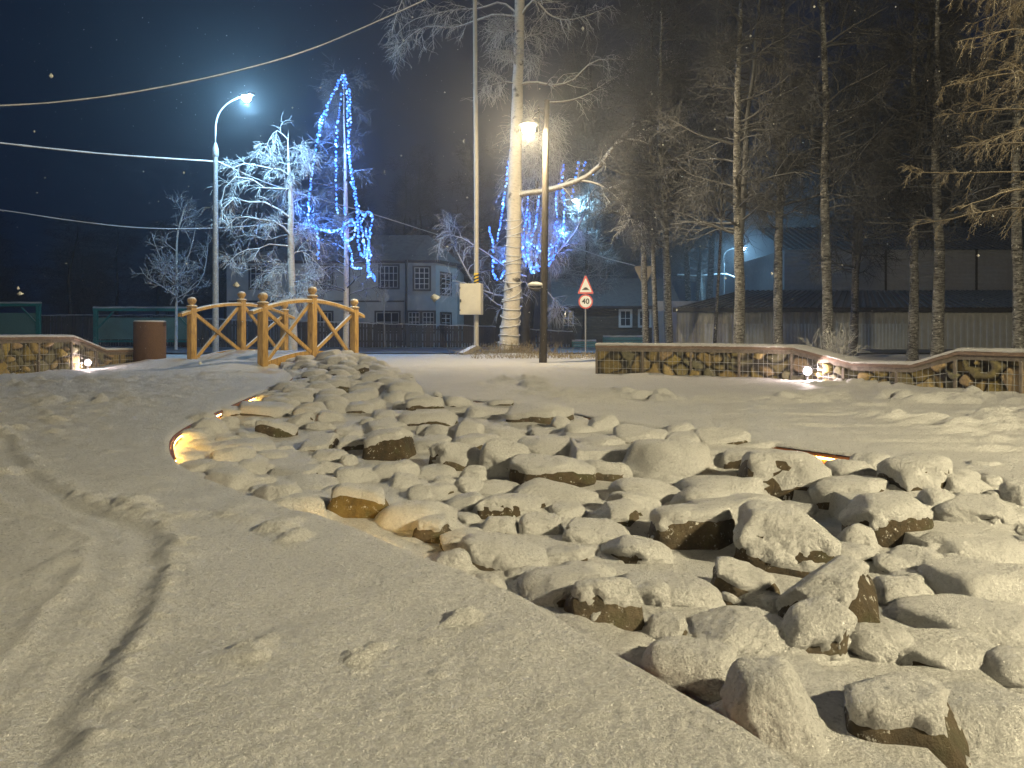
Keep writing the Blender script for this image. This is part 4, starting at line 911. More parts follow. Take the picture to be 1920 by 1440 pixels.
for px0, px1, py0, py1, bars in ((713, 746, 499, 539, (4, 3)), (596, 622, 500, 540, (3, 3)), (470, 500, 500, 540, (3, 3)), (706, 748, 586, 622, (3, 2)), (600, 622, 586, 622, (3, 2))):
    a, b = P(px0, py0, HYD), P(px1, py1, HYD); window(t, ((a[0]+b[0])/2-ho[0], -.0, (a[2]+b[2])/2), b[0]-a[0], a[2]-b[2], I3, bars=bars)
e0, e1 = np.array(plan[2]), np.array(plan[3]); ang = math.atan2(*(e1-e0)[::-1]); Rw = rotm(0, 0, ang)
for px0, px1, py0, py1 in ((779, 806, 503, 543), (768, 788, 586, 622), (794, 815, 586, 622)):
    f_ = ((px0+px1)/2-763.5)/(818-763.5); c2 = e0+(e1-e0)*f_; window(t, (c2[0]-ho[0], c2[1]-ho[1], (HZ(py0)+HZ(py1))/2), HX(px1)-HX(px0), HZ(py0)-HZ(py1), Rw, bars=(3, 4))
e0, e1 = np.array(plan[3]), np.array(plan[4]); ang = math.atan2(*(e1-e0)[::-1]); Rw = rotm(0, 0, ang)
for py0, py1 in ((512, 550), (588, 622)): c2 = e0+(e1-e0)*.45; window(t, (c2[0]-ho[0], c2[1]-ho[1], (HZ(py0)+HZ(py1))/2), 1.2, HZ(py0)-HZ(py1), Rw, bars=(2, 4))
for px in (764, 655, 500): 
    x_ = HX(px)-ho[0]; MB().tube([(x_, -.08 if px != 764 else -.56, 0), (x_, -.08 if px != 764 else -.56, eave)], .07, 8).build('drainpipe', M['trim_dark'], t)
MB().box((HX(594)-ho[0], -.03, HZ(565)), (xs[1]-xs[0]-.3, .06, .10)).build('band', M['trim_dark'], t)
# red-roofed house further back
o2 = np.array([HX(800), 60, 0.]); t = thing('house', 'darker house with a steep red roof half hidden behind the pale one', 'house', o2); MB().box((0, 4, 3), (11, 8, 6)).build('wall', M['house_dark'], t)
MB().add([(-6.2, -.6, 5.9), (6.2, -.6, 5.9), (6.2, 8.6, 5.9), (-6.2, 8.6, 5.9), (-3, 4, 10), (3, 4, 10)], [(0, 1, 5, 4), (1, 2, 5), (2, 3, 4, 5), (3, 0, 4), (3, 2, 1, 0)]).build('roof', M['roof_red'], t)
window(t, (-2.5, -.01, 4.3), 1.2, 1.4, I3); window(t, (2.5, -.01, 4.3), 1.2, 1.4, I3)
# low dark log house
LY = 52.; a = P(1035, 0, LY); b = P(1262, 0, LY); o3 = np.array([a[0], LY, 0.]); w_ = b[0]-a[0]; ez = P(0, 574, LY)[2]
t = thing('house', 'low dark log house with white-framed windows behind the road signs', 'house', o3); mb = MB()
for k in range(12): mb.box((w_/2, 3.5, ez*(k+.5)/12), (w_, 7+.05*(k % 2), ez/12-.015))
mb.build('wall', M['house_dark'], t)
MB().prism([(0, 0)], 0, 1) if False else None
rz = ez+2.2; MB().add([(-.5, -.6, ez), (w_+.5, -.6, ez), (w_+.5, 7.6, ez), (-.5, 7.6, ez), (-.5, 3.5, rz), (w_+.5, 3.5, rz), (-.5, -.6, ez-.14), (w_+.5, -.6, ez-.14)], [(0, 1, 5, 4), (2, 3, 4, 5), (1, 2, 5), (3, 0, 4), (3, 2, 1, 0), (6, 7, 1, 0)]).build('roof', M['roof_snowy'], t)
for px0, px1 in ((1055, 1075), (1163, 1182), (1199, 1218), (1250, 1262)):
    window(t, (P((px0+px1)/2, 0, LY)[0]-a[0], -.06, P(0, 597, LY)[2]), (px1-px0)/FP*LY, 28/FP*LY, I3, frame='frame_white' if px0 > 1100 else 'trim_dark', bars=(2, 2))

# ------------------------------------------------------------------ sheds on the right
def ribbed(x0, x1, z0, z1, y, pitch, dep, horizontal=False):
    """corrugated sheet in the xz plane"""
    V = []; F = []; s_ = (x0, x1) if not horizontal else (z0, z1); k = int((s_[1]-s_[0])/pitch); prof = [(0, 0), (.35, 0), (.45, -dep), (.85, -dep), (.95, 0)]
    u = []; 
    for i in range(k):
        for f_, d_ in prof: u.append((s_[0]+(i+f_)*pitch, d_))
    u.append((s_[1], 0))
    for a_, d_ in u: V += [((a_, y+d_, z0), (a_, y+d_, z1)) if not horizontal else ((x0, y+d_, a_), (x1, y+d_, a_))][0]
    for i in range(len(u)-1): F.append((2*i, 2*i+2, 2*i+3, 2*i+1))
    return V, F
def ribroof(xa, xb, ya, za, yb_, zb_, pitch, dep, xa2=None):
    V = []; F = []; k = int((xb-xa)/pitch)
    u = []
    for i in range(k):
        for f_, d_ in ((0, 0), (.5, 0), (.6, dep), (.9, dep)): u.append(((i+f_)/k, d_))
    u.append((1, 0))
    for f_, d_ in u:
        x0_ = xa+(xb-xa)*f_; x1_ = (xa2 if xa2 is not None else xa)+(xb-(xa2 if xa2 is not None else xa))*f_; V += [(x0_, ya, za+d_), (x1_, yb_, zb_+d_)]
    for i in range(len(u)-1): F.append((2*i, 2*i+2, 2*i+3, 2*i+1))
    return V, F
BY = 34.; x0, x1 = P(1270, 0, BY)[0], P(2080, 0, BY)[0]; ez = P(0, 578, BY)[2]; o = np.array([x0, BY, 0.]); w_ = x1-x0
t = thing('metal_shed', 'long low grey metal shed with ribbed snowy roof behind the dark trunks', 'shed', o)
MB().add(*ribbed(0, w_, -.1, ez, 0, .30, .035)).build('wall', M['metal_wall'], t)
MB().box((.0, 3, ez/2), (.06, 6, ez)).build('end_wall', M['metal_wall'], t); MB().box((w_/2, 6, ez/2+.3), (w_, .06, ez+.6)).build('back_wall', M['metal_wall'], t)
MB().add(*ribroof(-.3, w_, -.45, ez, 5.5, P(0, 545, 39.5)[2], .36, .05, P(1385, 0, 39.5)[0]-x0)).build('roof', M['metal_roof'], t)
MB().box((w_/2-.1, -.46, ez-.08), (w_+.4, .05, .2)).build('fascia', M['steel_dark'], t)
for px0, px1 in ((1320, 1366), (1385, 1432), (1460, 1530), (1605, 1700)):
    xa, xb = P(px0, 0, BY)[0]-x0, P(px1, 0, BY)[0]-x0; MB().add(*ribbed(xa, xb, -.05, P(0, 607, BY)[2], -.06, .16, .02)).build('door', M['metal_door'], t)
DY = 46.; x0, x1 = P(1472, 0, DY)[0], P(2250, 0, DY)[0]; ez = P(0, 468, DY)[2]; o = np.array([x0, DY, 0.]); w_ = x1-x0
t = thing('barn', 'tall dark siding barn with ribbed metal roof rising behind the low shed', 'barn', o)
MB().add(*ribbed(0, w_, -.1, ez, 0, .24, .03, True)).build('wall', M['siding'], t); MB().box((0, 5, ez/2), (.08, 10, ez)).build('end_wall', M['siding'], t)
MB().add(*ribroof(-.2, w_, -.5, ez-.05, 5.5, P(0, 425, 51)[2], .42, .07, .0)).build('roof', M['metal_roof'], t)
for px in (1660, 1830): MB().box((P(px, 0, DY)[0]-x0, -.05, ez/2), (.12, .06, ez)).build('trim', M['trim_dark'], t)
# ------------------------------------------------------------------ trees
def grow(st_, di, ln, K, grav, wig, rng):
    N_ = len(st_); pts_ = np.zeros((N_, K, 3)); pts_[:, 0] = st_; d_ = di/np.linalg.norm(di, axis=1)[:, None]; step = (np.asarray(ln)/(K-1))[:, None]
    for k in range(1, K):
        pts_[:, k] = pts_[:, k-1]+d_*step; d_ = d_+rng.normal(0, wig, (N_, 3))+np.array([0, 0, -grav])[None]*np.ones((N_, 1)); d_ /= np.linalg.norm(d_, axis=1)[:, None]
    return pts_
def spawn(pts_, rad, m, f0, f1, rng, up=.1, side=1.0, fwd=.6):
    """m children on each polyline: start, direction, parent radius there, fraction"""
    N_, K, _ = pts_.shape; f = rng.uniform(f0, f1, (N_, m))*(K-1); i = np.minimum(f.astype(int), K-2); t = (f-i)[..., None]; ar = np.arange(N_)[:, None]
    s_ = pts_[ar, i]*(1-t)+pts_[ar, i+1]*t; d_ = pts_[ar, i+1]-pts_[ar, i]; d_ /= np.linalg.norm(d_, axis=2, keepdims=True)+1e-9; r_ = rad[ar, i]*(1-t[..., 0])+rad[ar, i+1]*t[..., 0]
    nn = rng.normal(size=(N_, m, 3)); nn -= (nn*d_).sum(2, keepdims=True)*d_; nn /= np.linalg.norm(nn, axis=2, keepdims=True)+1e-9
    di = d_*fwd+nn*side+np.array([0, 0, up]); return s_.reshape(-1, 3), di.reshape(-1, 3), r_.reshape(-1), (f/(K-1)).reshape(-1)
def taper(r0, K, e=.25): return np.asarray(r0)[:, None]*np.linspace(1, e, K)[None]
def trunk_mesh(path, rad, seed, n=14, rough=.08):
    p = np.asarray(path, float); q = smooth_path(p, .18); L0 = np.concatenate([[0], np.cumsum(np.linalg.norm(np.diff(p, axis=0), axis=1))]); L1 = np.concatenate([[0], np.cumsum(np.linalg.norm(np.diff(q, axis=0), axis=1))]); r = np.interp(L1*L0[-1]/L1[-1], L0, rad)
    V, Q = tube_batch(q[None], r[None], n); c = np.repeat(q, n, 0); dv = V-c; V = c+dv*(1+rough*fbm(V*np.array([5, 5, 2.2])+seed, seed % 50, 3)[:, None]*2+.10*np.exp(-np.maximum(0, V[:, 2]-V[0, 2])/.35)[:, None]*np.abs(noise(dv/(np.linalg.norm(dv, axis=1)[:, None]+1e-9)*2+seed, 3))[:, None]*3); return V, Q, q, r
def birch_parts(path, rad, seed, limbs, f0=.2, limb_len=(1.2, 3.0), limb_up=.5, grav=.10, branches=9, twigs=9, tw_len=(.3, .8), tw_r=.008, tgrav=.22, brlen=(.5, 1.3), extra=None, side_lim=None, sl=7, f1=.98):
    """trunk arrays and crown arrays"""
    rng = np.random.RandomState(seed); V, Q, q, r = trunk_mesh(path, rad, seed); parts = []
    if limbs:
        s_, d_, pr, fr = spawn(q[None], r[None], limbs, f0, f1, rng, up=limb_up, fwd=.15); L = rng.uniform(*limb_len, len(s_))*(1.15-.75*fr)
        lp_ = grow(s_, d_, L, sl, grav, .16, rng); lr = taper(np.minimum(pr*.5, .008+.016*L), sl, .3)
    else: lp_ = np.zeros((0, sl, 3)); lr = np.zeros((0, sl))
    if extra is not None:
        lp_ = np.concatenate([lp_, extra[0]]); lr = np.concatenate([lr, extra[1]])
    parts.append(tube_batch(lp_, lr, 6))
    s_, d_, pr, fr = spawn(lp_, lr, branches, .2, 1.0, rng, up=.15, fwd=.8); L = rng.uniform(*brlen, len(s_))*(1.1-.5*fr)
    bp = grow(s_, d_, L, 6, grav*1.3, .2, rng); br_ = taper(np.clip(pr*.6, tw_r*1.1, .03), 6, .5); parts.append(tube_batch(bp, br_, 4))
    s_, d_, pr, fr = spawn(bp, br_, twigs, .15, 1.0, rng, up=.0, fwd=.9); L = rng.uniform(*tw_len, len(s_))
    tp_ = grow(s_, d_, L, 5, tgrav, .22, rng); parts.append(tube_batch(tp_, taper(np.full(len(s_), tw_r), 5, .6), 3))
    return (V, Q), joined(parts)
def put_tree(name, base, tk, cr, label, bark, twig, group=None, cat='tree'):
    t = thing(name, label, cat, base, 0, group); o_ = np.asarray(base, float)*0
    link('trunk', mesh_np('trunk', tk[0], tk[1]), bark, t); link('crown', mesh_np('crown', cr[0], cr[1]), twig, t); return t
def px_limbs(polys, base, K, r0s, ends=.3):
    P3 = []; R3 = []
    for poly, r0 in zip(polys, r0s):
        p = np.array([P(*v) for v in poly])-base; q = smooth_path(p, .05); i = np.linspace(0, len(q)-1, K).round().astype(int); P3.append(q[i]); R3.append(r0*np.linspace(1, ends, K))
    return np.array(P3), np.array(R3)

# the big birch in the middle
YB = 26.0; base = P(953, 664, YB); base[2] = .02
path = np.array([P(952, 675, YB), P(953, 655, YB), P(957, 600, YB), P(961, 520, YB), P(963, 440, YB), P(965, 360, YB), P(968, 250, YB), P(972, 120, YB), P(975, 0, YB), P(980, -150, YB), P(985, -330, YB)])-base
rad = np.array([20, 18, 16.5, 15, 14, 13, 11, 9.5, 9, 6, 2])/FP*YB
lim = [[(968, 366, 26), (990, 362, 25.8), (1022, 358, 25.5), (1050, 350, 25.2), (1085, 338, 25), (1118, 318, 24.8), (1150, 276, 24.6), (1185, 240, 24.5), (1225, 215, 24.5), (1265, 222, 24.6), (1292, 255, 24.8), (1302, 305, 25)],
       [(1085, 338, 25), (1120, 345, 24.8), (1150, 365, 24.6), (1175, 395, 24.5), (1190, 430, 24.4), (1200, 460, 24.4)],
       [(1150, 276, 24.6), (1175, 262, 24.2), (1210, 268, 24), (1245, 300, 24), (1262, 345, 24)],
       [(1185, 240, 24.5), (1195, 210, 24.6), (1225, 195, 24.8), (1262, 190, 25), (1290, 215, 25.2)],
       [(970, 160, 26), (1000, 154, 25.8), (1040, 160, 25.5), (1075, 150, 25.3), (1115, 115, 25), (1180, 112, 24.8), (1240, 110, 24.6)],
       [(970, 158, 26), (945, 154, 25.8), (915, 162, 25.5), (905, 166, 25.4)],
       [(1020, 192, 25.8), (1060, 190, 25.6), (1100, 178, 25.4), (1150, 148, 25), (1200, 132, 24.8), (1260, 128, 24.6)],
       [(972, 40, 26), (990, 10, 25.8), (1005, 2, 25.7), (1030, 28, 25.5), (1060, 38, 25.3), (1100, 30, 25), (1150, 10, 24.8)],
       [(974, 32, 26), (950, 30, 26.2), (925, 28, 26.4), (890, 40, 26.6), (850, 52, 27), (800, 50, 27.2), (760, 75, 27.5), (735, 110, 27.8)],
       [(974, 30, 26), (940, 5, 26.2), (900, 16, 26.4), (860, 18, 26.8), (820, 25, 27), (770, 40, 27.2), (740, 70, 27.4)],
       [(976, -60, 26), (930, -90, 26), (870, -70, 26), (800, -40, 26), (755, 0, 26), (735, 60, 26)],
       [(976, -60, 26), (1030, -90, 26), (1090, -70, 26), (1150, -40, 26), (1200, 10, 26), (1215, 60, 26)]]
r0s = [.115, .05, .05, .045, .06, .045, .04, .06, .06, .05, .06, .06]
ex = px_limbs(lim, base, 16, r0s, .22)
tk, cr = birch_parts(path, rad, 5, 12, .5, (1.0, 2.0), .5, .12, 21, 9, (.25, .65), .0085, .2, (.4, 1.2), ex, sl=16)
birch = put_tree('birch_tree', base, tk, cr, 'big pale birch lit warm by the park lamp, one long limb arching right', M['birch'], M['twig_frost'])
# cable of the garland wound round its trunk
a = np.linspace(0, 1, 700); zz = .25+a*4.6; cpt = np.column_stack([np.interp(zz, path[:, 2], path[:, 0]), np.interp(zz, path[:, 2], path[:, 1])]); rc = np.interp(zz, path[:, 2], rad)*1.09+.012; th_ = a*2*pi*19+1.2*np.sin(a*37)
cw = np.column_stack([cpt[:, 0]+rc*np.cos(th_), cpt[:, 1]+rc*np.sin(th_), zz+.10*np.sin(a*93)+.06*np.sin(th_)]); V, Q = tube_batch(cw[None], np.full((1, 700), .018), 5); link('wound_cable', mesh_np('wound_cable', V, Q), M['cord'], birch)

# birch lit by the cold lamp, left of the garland tree
def simple_birch(px_pts, wpx, Y, seed, label, limbs_px, r0s, bark, twig, kw, name='birch_tree', group=None):
    base = P(*px_pts[0], Y); base[2] = 0; path = np.array([P(a_, b_, Y) for a_, b_ in px_pts])-base; path[0, 2] = -.1
    ex_ = px_limbs([[(a_, b_, Y+c_) for a_, b_, c_ in l] for l in limbs_px], base, kw.get('sl', 7), r0s) if limbs_px else None
    tk, cr = birch_parts(path, np.array(wpx)/2/FP*Y, seed, extra=ex_, **kw); return put_tree(name, base, tk, cr, label, bark, twig, group)
simple_birch([(549, 657), (549, 600), (547, 520), (545, 450), (545, 380), (542, 318), (541, 292), (540, 268), (541, 244)], [17, 15, 13, 12, 9.5, 7, 4.5, 2.2, .7], 27.5, 11, 'slender white birch brightly frosted by the cold lamp, its limbs reaching left',
             [[(544, 355, 0), (528, 352, -.3), (505, 358, -.5), (480, 340, -.7), (450, 330, -.9), (425, 345, -1), (415, 380, -1)], [(545, 410, 0), (525, 395, -.3), (500, 380, -.5), (470, 380, -.8), (440, 372, -1), (418, 390, -1.1), (412, 420, -1.1)],
              [(546, 445, 0), (530, 425, -.3), (505, 412, -.4), (480, 412, -.6), (450, 405, -.7), (425, 425, -.9)], [(547, 462, 0), (525, 460, -.2), (505, 458, -.4), (480, 468, -.6), (455, 470, -.8), (430, 490, -1)],
              [(544, 330, 0), (525, 318, -.2), (505, 316, -.4), (480, 310, -.6), (450, 308, -.8), (425, 330, -.9)], [(546, 440, 0), (530, 442, .2), (500, 450, .5), (470, 440, .8), (440, 445, 1)],
              [(547, 480, 0), (560, 470, .2), (580, 480, .3), (600, 500, .3)], [(547, 500, 0), (530, 495, .2), (505, 505, .3), (480, 520, .3)], [(540, 262, 0), (520, 245, 0), (505, 262, 0), (495, 290, 0)]],
             [.05, .055, .055, .04, .04, .04, .035, .035, .02], M['birch'], M['twig_frost'], dict(limbs=18, f0=.25, f1=.97, limb_len=(.8, 1.8), limb_up=.25, grav=.12, branches=11, twigs=10, tw_len=(.2, .55), tw_r=.0085, tgrav=.16, brlen=(.4, 1.0)))
# birch with the tall blue garland
YG = 29.0
simple_birch([(648, 654), (649, 600), (649, 520), (650, 440), (648, 370), (647, 300), (645, 220), (645, 150), (644, 130)], [12, 11, 10, 9, 8, 5, 3, 1.4, .6], YG, 12, 'thin white birch hung with the tall blue garland beside the house',
             [[(650, 400, 0), (630, 385, 0), (610, 372, 0), (590, 378, .2)], [(650, 425, 0), (625, 412, 0), (600, 408, 0), (575, 425, 0)], [(650, 470, 0), (625, 455, .2), (600, 450, .2), (580, 470, .2)], [(650, 405, 0), (672, 395, 0), (692, 402, 0), (705, 430, 0)], [(650, 440, 0), (672, 430, 0), (690, 445, 0), (700, 480, 0)], [(650, 520, 0), (630, 505, 0), (610, 500, 0), (590, 520, 0)]],
             [.035]*6, M['birch'], M['twig_mid'], dict(limbs=36, f0=.2, limb_len=(.8, 1.8), limb_up=.35, grav=.10, branches=8, twigs=7, tw_len=(.25, .6), tw_r=.007, tgrav=.14, brlen=(.4, 1.0)))
# leaning, many-stemmed tree behind the big birch that carries the second garland
YT = 31.0
base = P(985, 655, YT); base[2] = 0
lim = [[(985, 560, 31), (950, 556, 31), (910, 548, 30.8), (880, 520, 30.6), (862, 480, 30.5), (848, 460, 30.4), (842, 420, 30.4)], [(990, 520, 31), (960, 510, 30.8), (920, 480, 30.6), (880, 455, 30.4), (850, 440, 30.4), (820, 450, 30.3)], [(985, 575, 31), (940, 575, 30.8), (900, 545, 30.6), (870, 530, 30.4), (850, 528, 30.4)],
       [(1000, 500, 31), (1010, 470, 31), (1030, 430, 31), (1045, 380, 31), (1052, 330, 31), (1055, 300, 31)], [(995, 470, 31), (985, 420, 31), (975, 370, 31), (962, 310, 31), (958, 265, 31)], [(1000, 510, 31), (1040, 480, 31), (1075, 440, 31), (1095, 400, 31), (1110, 360, 31), (1130, 340, 31)], [(990, 470, 31), (1000, 420, 31), (1010, 360, 31), (1020, 310, 31)]]
ex = px_limbs(lim, base, 9, [.07, .06, .06, .07, .06, .06, .05])
path = np.array([P(985, 660, YT), P(985, 600, YT), P(990, 540, YT), P(1000, 480, YT), P(1004, 400, YT), P(1008, 300, YT), P(1010, 200, YT)])-base
tk, cr = birch_parts(path, np.array([16, 13, 10, 8, 6, 4, 2])/2/FP*YT*1.4, 14, 30, .25, (1.0, 2.4), .4, .13, 12, 11, (.3, .8), .009, .2, (.5, 1.2), ex, sl=9)
put_tree('spreading_tree', base, tk, cr, 'spreading frosted tree with the second blue garland, behind the big birch', M['bark_dark'], M['twig_frost'])
# frosted sapling left of the lamp pole
simple_birch([(330, 655), (331, 560), (331, 500), (333, 440), (345, 395), (352, 380)], [6, 5, 4, 3.5, 2.5, 1], 33, 15, 'frosted sapling with upswept twigs left of the grey lamp pole', [[(331, 540, 0), (310, 500, 0), (295, 470, 0), (285, 440, 0)], [(331, 520, 0), (350, 490, 0), (362, 450, 0), (368, 420, 0)], [(331, 560, 0), (375, 530, 0), (388, 480, 0), (390, 440, 0)], [(331, 555, 0), (300, 535, 0), (275, 520, 0), (262, 500, 0)]], [.03]*4, M['birch'], M['twig_frost'],
             dict(limbs=18, f0=.3, limb_len=(.8, 1.8), limb_up=.7, grav=-.02, branches=6, twigs=5, tw_len=(.2, .5), tw_r=.011, tgrav=.02, brlen=(.4, .9)), 'sapling')

# woodland trees: three kinds, then copies
def proto(seed, h, r0, kind):
    rng = np.random.RandomState(seed); zs = np.linspace(0, h, 9); path = np.column_stack([np.cumsum(rng.normal(0, .07, 9)), np.cumsum(rng.normal(0, .07, 9)), zs]); path[:, :2] -= path[0, :2]; rad = r0*np.array([1.15, 1, .9, .8, .68, .55, .42, .26, .06]); ex_ = None
    if kind == 'fork':
        k = 2; p0 = path[k]; q = np.array([[p0+np.array([.10*i**1.2+.05*rng.randn(), .05*i, i*1.25]) for i in range(9)]]); ex_ = (q, rad[k]*.8*np.linspace(1, .15, 9)[None])
    tk, cr = birch_parts(path, rad, seed, 64, .27, (1.1, 2.7), .10, -.005, 8, 8, (.3, .8), .0068, .02, (.5, 1.2), ex_, sl=9)
    return tk, cr
PR = []
WOOD = 'tall bare trees of the dark wood on the right'
for i, (sd_, h, r0, kd) in enumerate([(31, 14, .135, 'one'), (32, 13, .145, 'fork'), (33, 15, .10, 'one'), (35, 13.5, .13, 'one')]): PR.append(proto(sd_, h, r0, kd))
protos = []
near_list = [(1212, 25, 0, .8, 1.0, 'left one of the tight cluster of rough birch trunks behind the give way sign'), (1232, 24, 2, .8, 1.0, 'middle trunk of the tight birch cluster right of the give way sign'), (1256, 23, 3, .95, .9, 'right-hand trunk of the tight birch cluster at the shed corner'),
             (1339, 26, 2, .55, 1.0, 'thinnest dark trunk in front of the left part of the metal shed'), (1384, 20, 1, .95, .95, 'forked rough trunk below the distant cold street lamp'), (1459, 22, 0, .95, 1.0, 'thick rough trunk at the left edge of the tall barn'),
             (1552, 20, 3, 1.0, 1.0, 'mottled straight birch trunk in front of the barn, behind the bright wall light'), (1600, 24, 1, .85, .75, 'short dark forked trunk just right of the mottled straight birch'), (1711, 20, 1, .80, 1.0, 'twin-stemmed slim birch behind the lowered part of the right wall'), (1757, 19, 0, 1.0, .8, 'thick dark trunk right of the twin-stemmed slim birch'), (1908, 17.5, 3, .9, 1.0, 'dark trunk at the right frame edge behind the drooping spruce branches')]
def tree_from(pi_, base, label, group, rz, sc, szz, bark, twig):
    """first use builds the two meshes, later ones copy the thing and its parts"""
    key = (pi_, bark.name, twig.name)
    src = next((t_ for k_, t_ in protos if k_ == key), None)
    if src is None:
        t_ = put_tree('bare_tree', base, PR[pi_][0], PR[pi_][1], label, bark, twig, group); protos.append((key, t_))
    else:
        t_ = copy_tree(src); t_['label'] = label; t_['group'] = group; t_.location = [float(v) for v in base]
    t_.rotation_euler = (rs.uniform(-.035, .035), rs.uniform(-.035, .035), rz); t_.scale = (sc, sc, szz); return t_
for px, Y, k, sc, szz, lab in near_list:
    b_ = P(px, 626, Y); b_[2] = 0; tree_from(k, b_, lab, WOOD, rs.uniform(-.6, .6) if k == 1 else rs.uniform(0, 6), sc, szz, M['birch_dark'], M['twig_dark'])
FARW = 'bare tree among the many alike in the dark wood behind the sheds'
for i in range(46):
    Y = rs.uniform(54, 95); px = rs.uniform(1080, 2000); px = px if not (1330 < px < 1475) else 1475+rs.uniform(0, 500); b_ = P(px, 626, Y); b_[2] = 0
    tree_from(rs.choice([0, 1, 2, 3]), b_, FARW, WOOD, rs.uniform(0, 6.28), rs.uniform(.9, 1.4)*(1.5 if Y > 50 else 1), rs.uniform(.9, 1.25)*(1.7 if Y > 50 else 1), M['birch_dark'], M['twig_dark'])
LEFTW = 'dim bare tree among the many alike in the dark behind the left fence'
for i in range(26):
    Y = rs.uniform(49, 72); px = rs.uniform(-60, 640) if i < 17 else rs.uniform(640, 1120); b_ = P(px, 626, max(Y, 62) if i >= 17 else Y); b_[2] = 0
    tree_from(rs.choice([0, 2, 3, 1]), b_, LEFTW if i < 17 else 'dim bare tree among those rising behind the houses', 'bare trees in the dark on the left', rs.uniform(0, 6.28), rs.uniform(1.2, 1.7), rs.uniform(.55, .85) if i < 17 else rs.uniform(.9, 1.4), M['bark_dark'], M['twig_dark'])
# frosted twigs under the half-hidden lamp behind the big birch
b_ = P(1092, 640, 44); b_[2] = 0
t_ = tree_from(2, b_, 'frosty tree glowing pale blue under the half-hidden street lamp', 'bare trees in the dark on the left', 2.2, 1.0, .72, M['bark_dark'], M['twig_frost'])
b_ = P(1440, 640, 74); b_[2] = 0
tree_from(2, b_, 'distant frosted tree lit white under the far street lamp', 'bare trees in the dark on the left', 1.2, 1.2, .55, M['bark_dark'], M['twig_frost'])
# shrub by the right wall
rng = np.random.RandomState(44); base = P(1565, 668, 14.2); base[2] = 0; s_ = np.column_stack([rng.normal(0, .12, 26), rng.normal(0, .1, 26), np.zeros(26)]); di = np.column_stack([rng.normal(0, .45, 26), rng.normal(0, .3, 26), np.ones(26)]); sp_ = grow(s_, di, rng.uniform(.6, 1.05, 26), 7, .02, .10, rng); sr = taper(np.full(26, .007), 7, .4); s2, d2_, pr, fr = spawn(sp_, sr, 7, .3, 1, rng, up=.3); tw = grow(s2, d2_, rng.uniform(.1, .35, len(s2)), 4, .05, .2, rng)
V, Q = joined([tube_batch(sp_, sr, 4), tube_batch(tw, taper(np.full(len(s2), .004), 4, .5), 3)]); t_ = link('bare_shrub', mesh_np('bare_shrub', V, Q), M['twig_frost']); t_.location = [float(v) for v in base]; tag(t_, 'small bare shrub poking up behind the right wall near its floodlight', 'shrub')

# spruce at the right edge
rng = np.random.RandomState(50); base = P(2015, 626, 12.0); base[2] = 0
zs = np.linspace(0, 13, 12); path = np.column_stack([.05*np.sin(zs), .05*np.cos(zs), zs]); Vt, Qt, q_, r_q = trunk_mesh(path, .20*np.linspace(1.1, .1, 12), 9)
nb = 150; zb = np.sort(rng.uniform(2.6, 12.5, nb)); an = np.arange(nb)*2.4; st3 = np.column_stack([.05*np.sin(zb), .05*np.cos(zb), zb]); di = np.column_stack([np.cos(an), np.sin(an), np.full(nb, .22)]); L = 2.2*(1-.55*(zb-2.6)/10)*rng.uniform(.75, 1.15, nb)
p1 = grow(st3, di, L, 9, .085, .07, rng); p1[:, 6:, 2] += np.linspace(0, .10, 3)[None]; r1 = taper(np.full(nb, .022), 9, .25)
s2, d2_, pr, fr = spawn(p1, r1, 15, .15, 1.0, rng, up=-.35, fwd=.75); p2 = grow(s2, d2_, rng.uniform(.25, .65, len(s2))*(1.1-.5*fr), 6, .26, .08, rng); r2 = taper(np.full(len(s2), .0065), 6, .5)
s3, d3, pr, fr = spawn(p2, r2, 11, .05, 1.0, rng, up=-.1, fwd=1.1, side=.8); p3 = grow(s3, d3, rng.uniform(.05, .13, len(s3)), 3, .15, .1, rng)
t = thing('spruce_tree', 'brownish snow-dusted spruce with drooping branches reaching in at the right edge', 'tree', base); link('trunk', mesh_np('trunk', Vt, Qt), M['bark_dark'], t)
V, Q = joined([tube_batch(p1, r1, 5), tube_batch(p2, r2, 4), tube_batch(p3, taper(np.full(len(s3), .0045), 3, .5), 3)]); link('crown', mesh_np('crown', V, Q), M['spruce'], t)

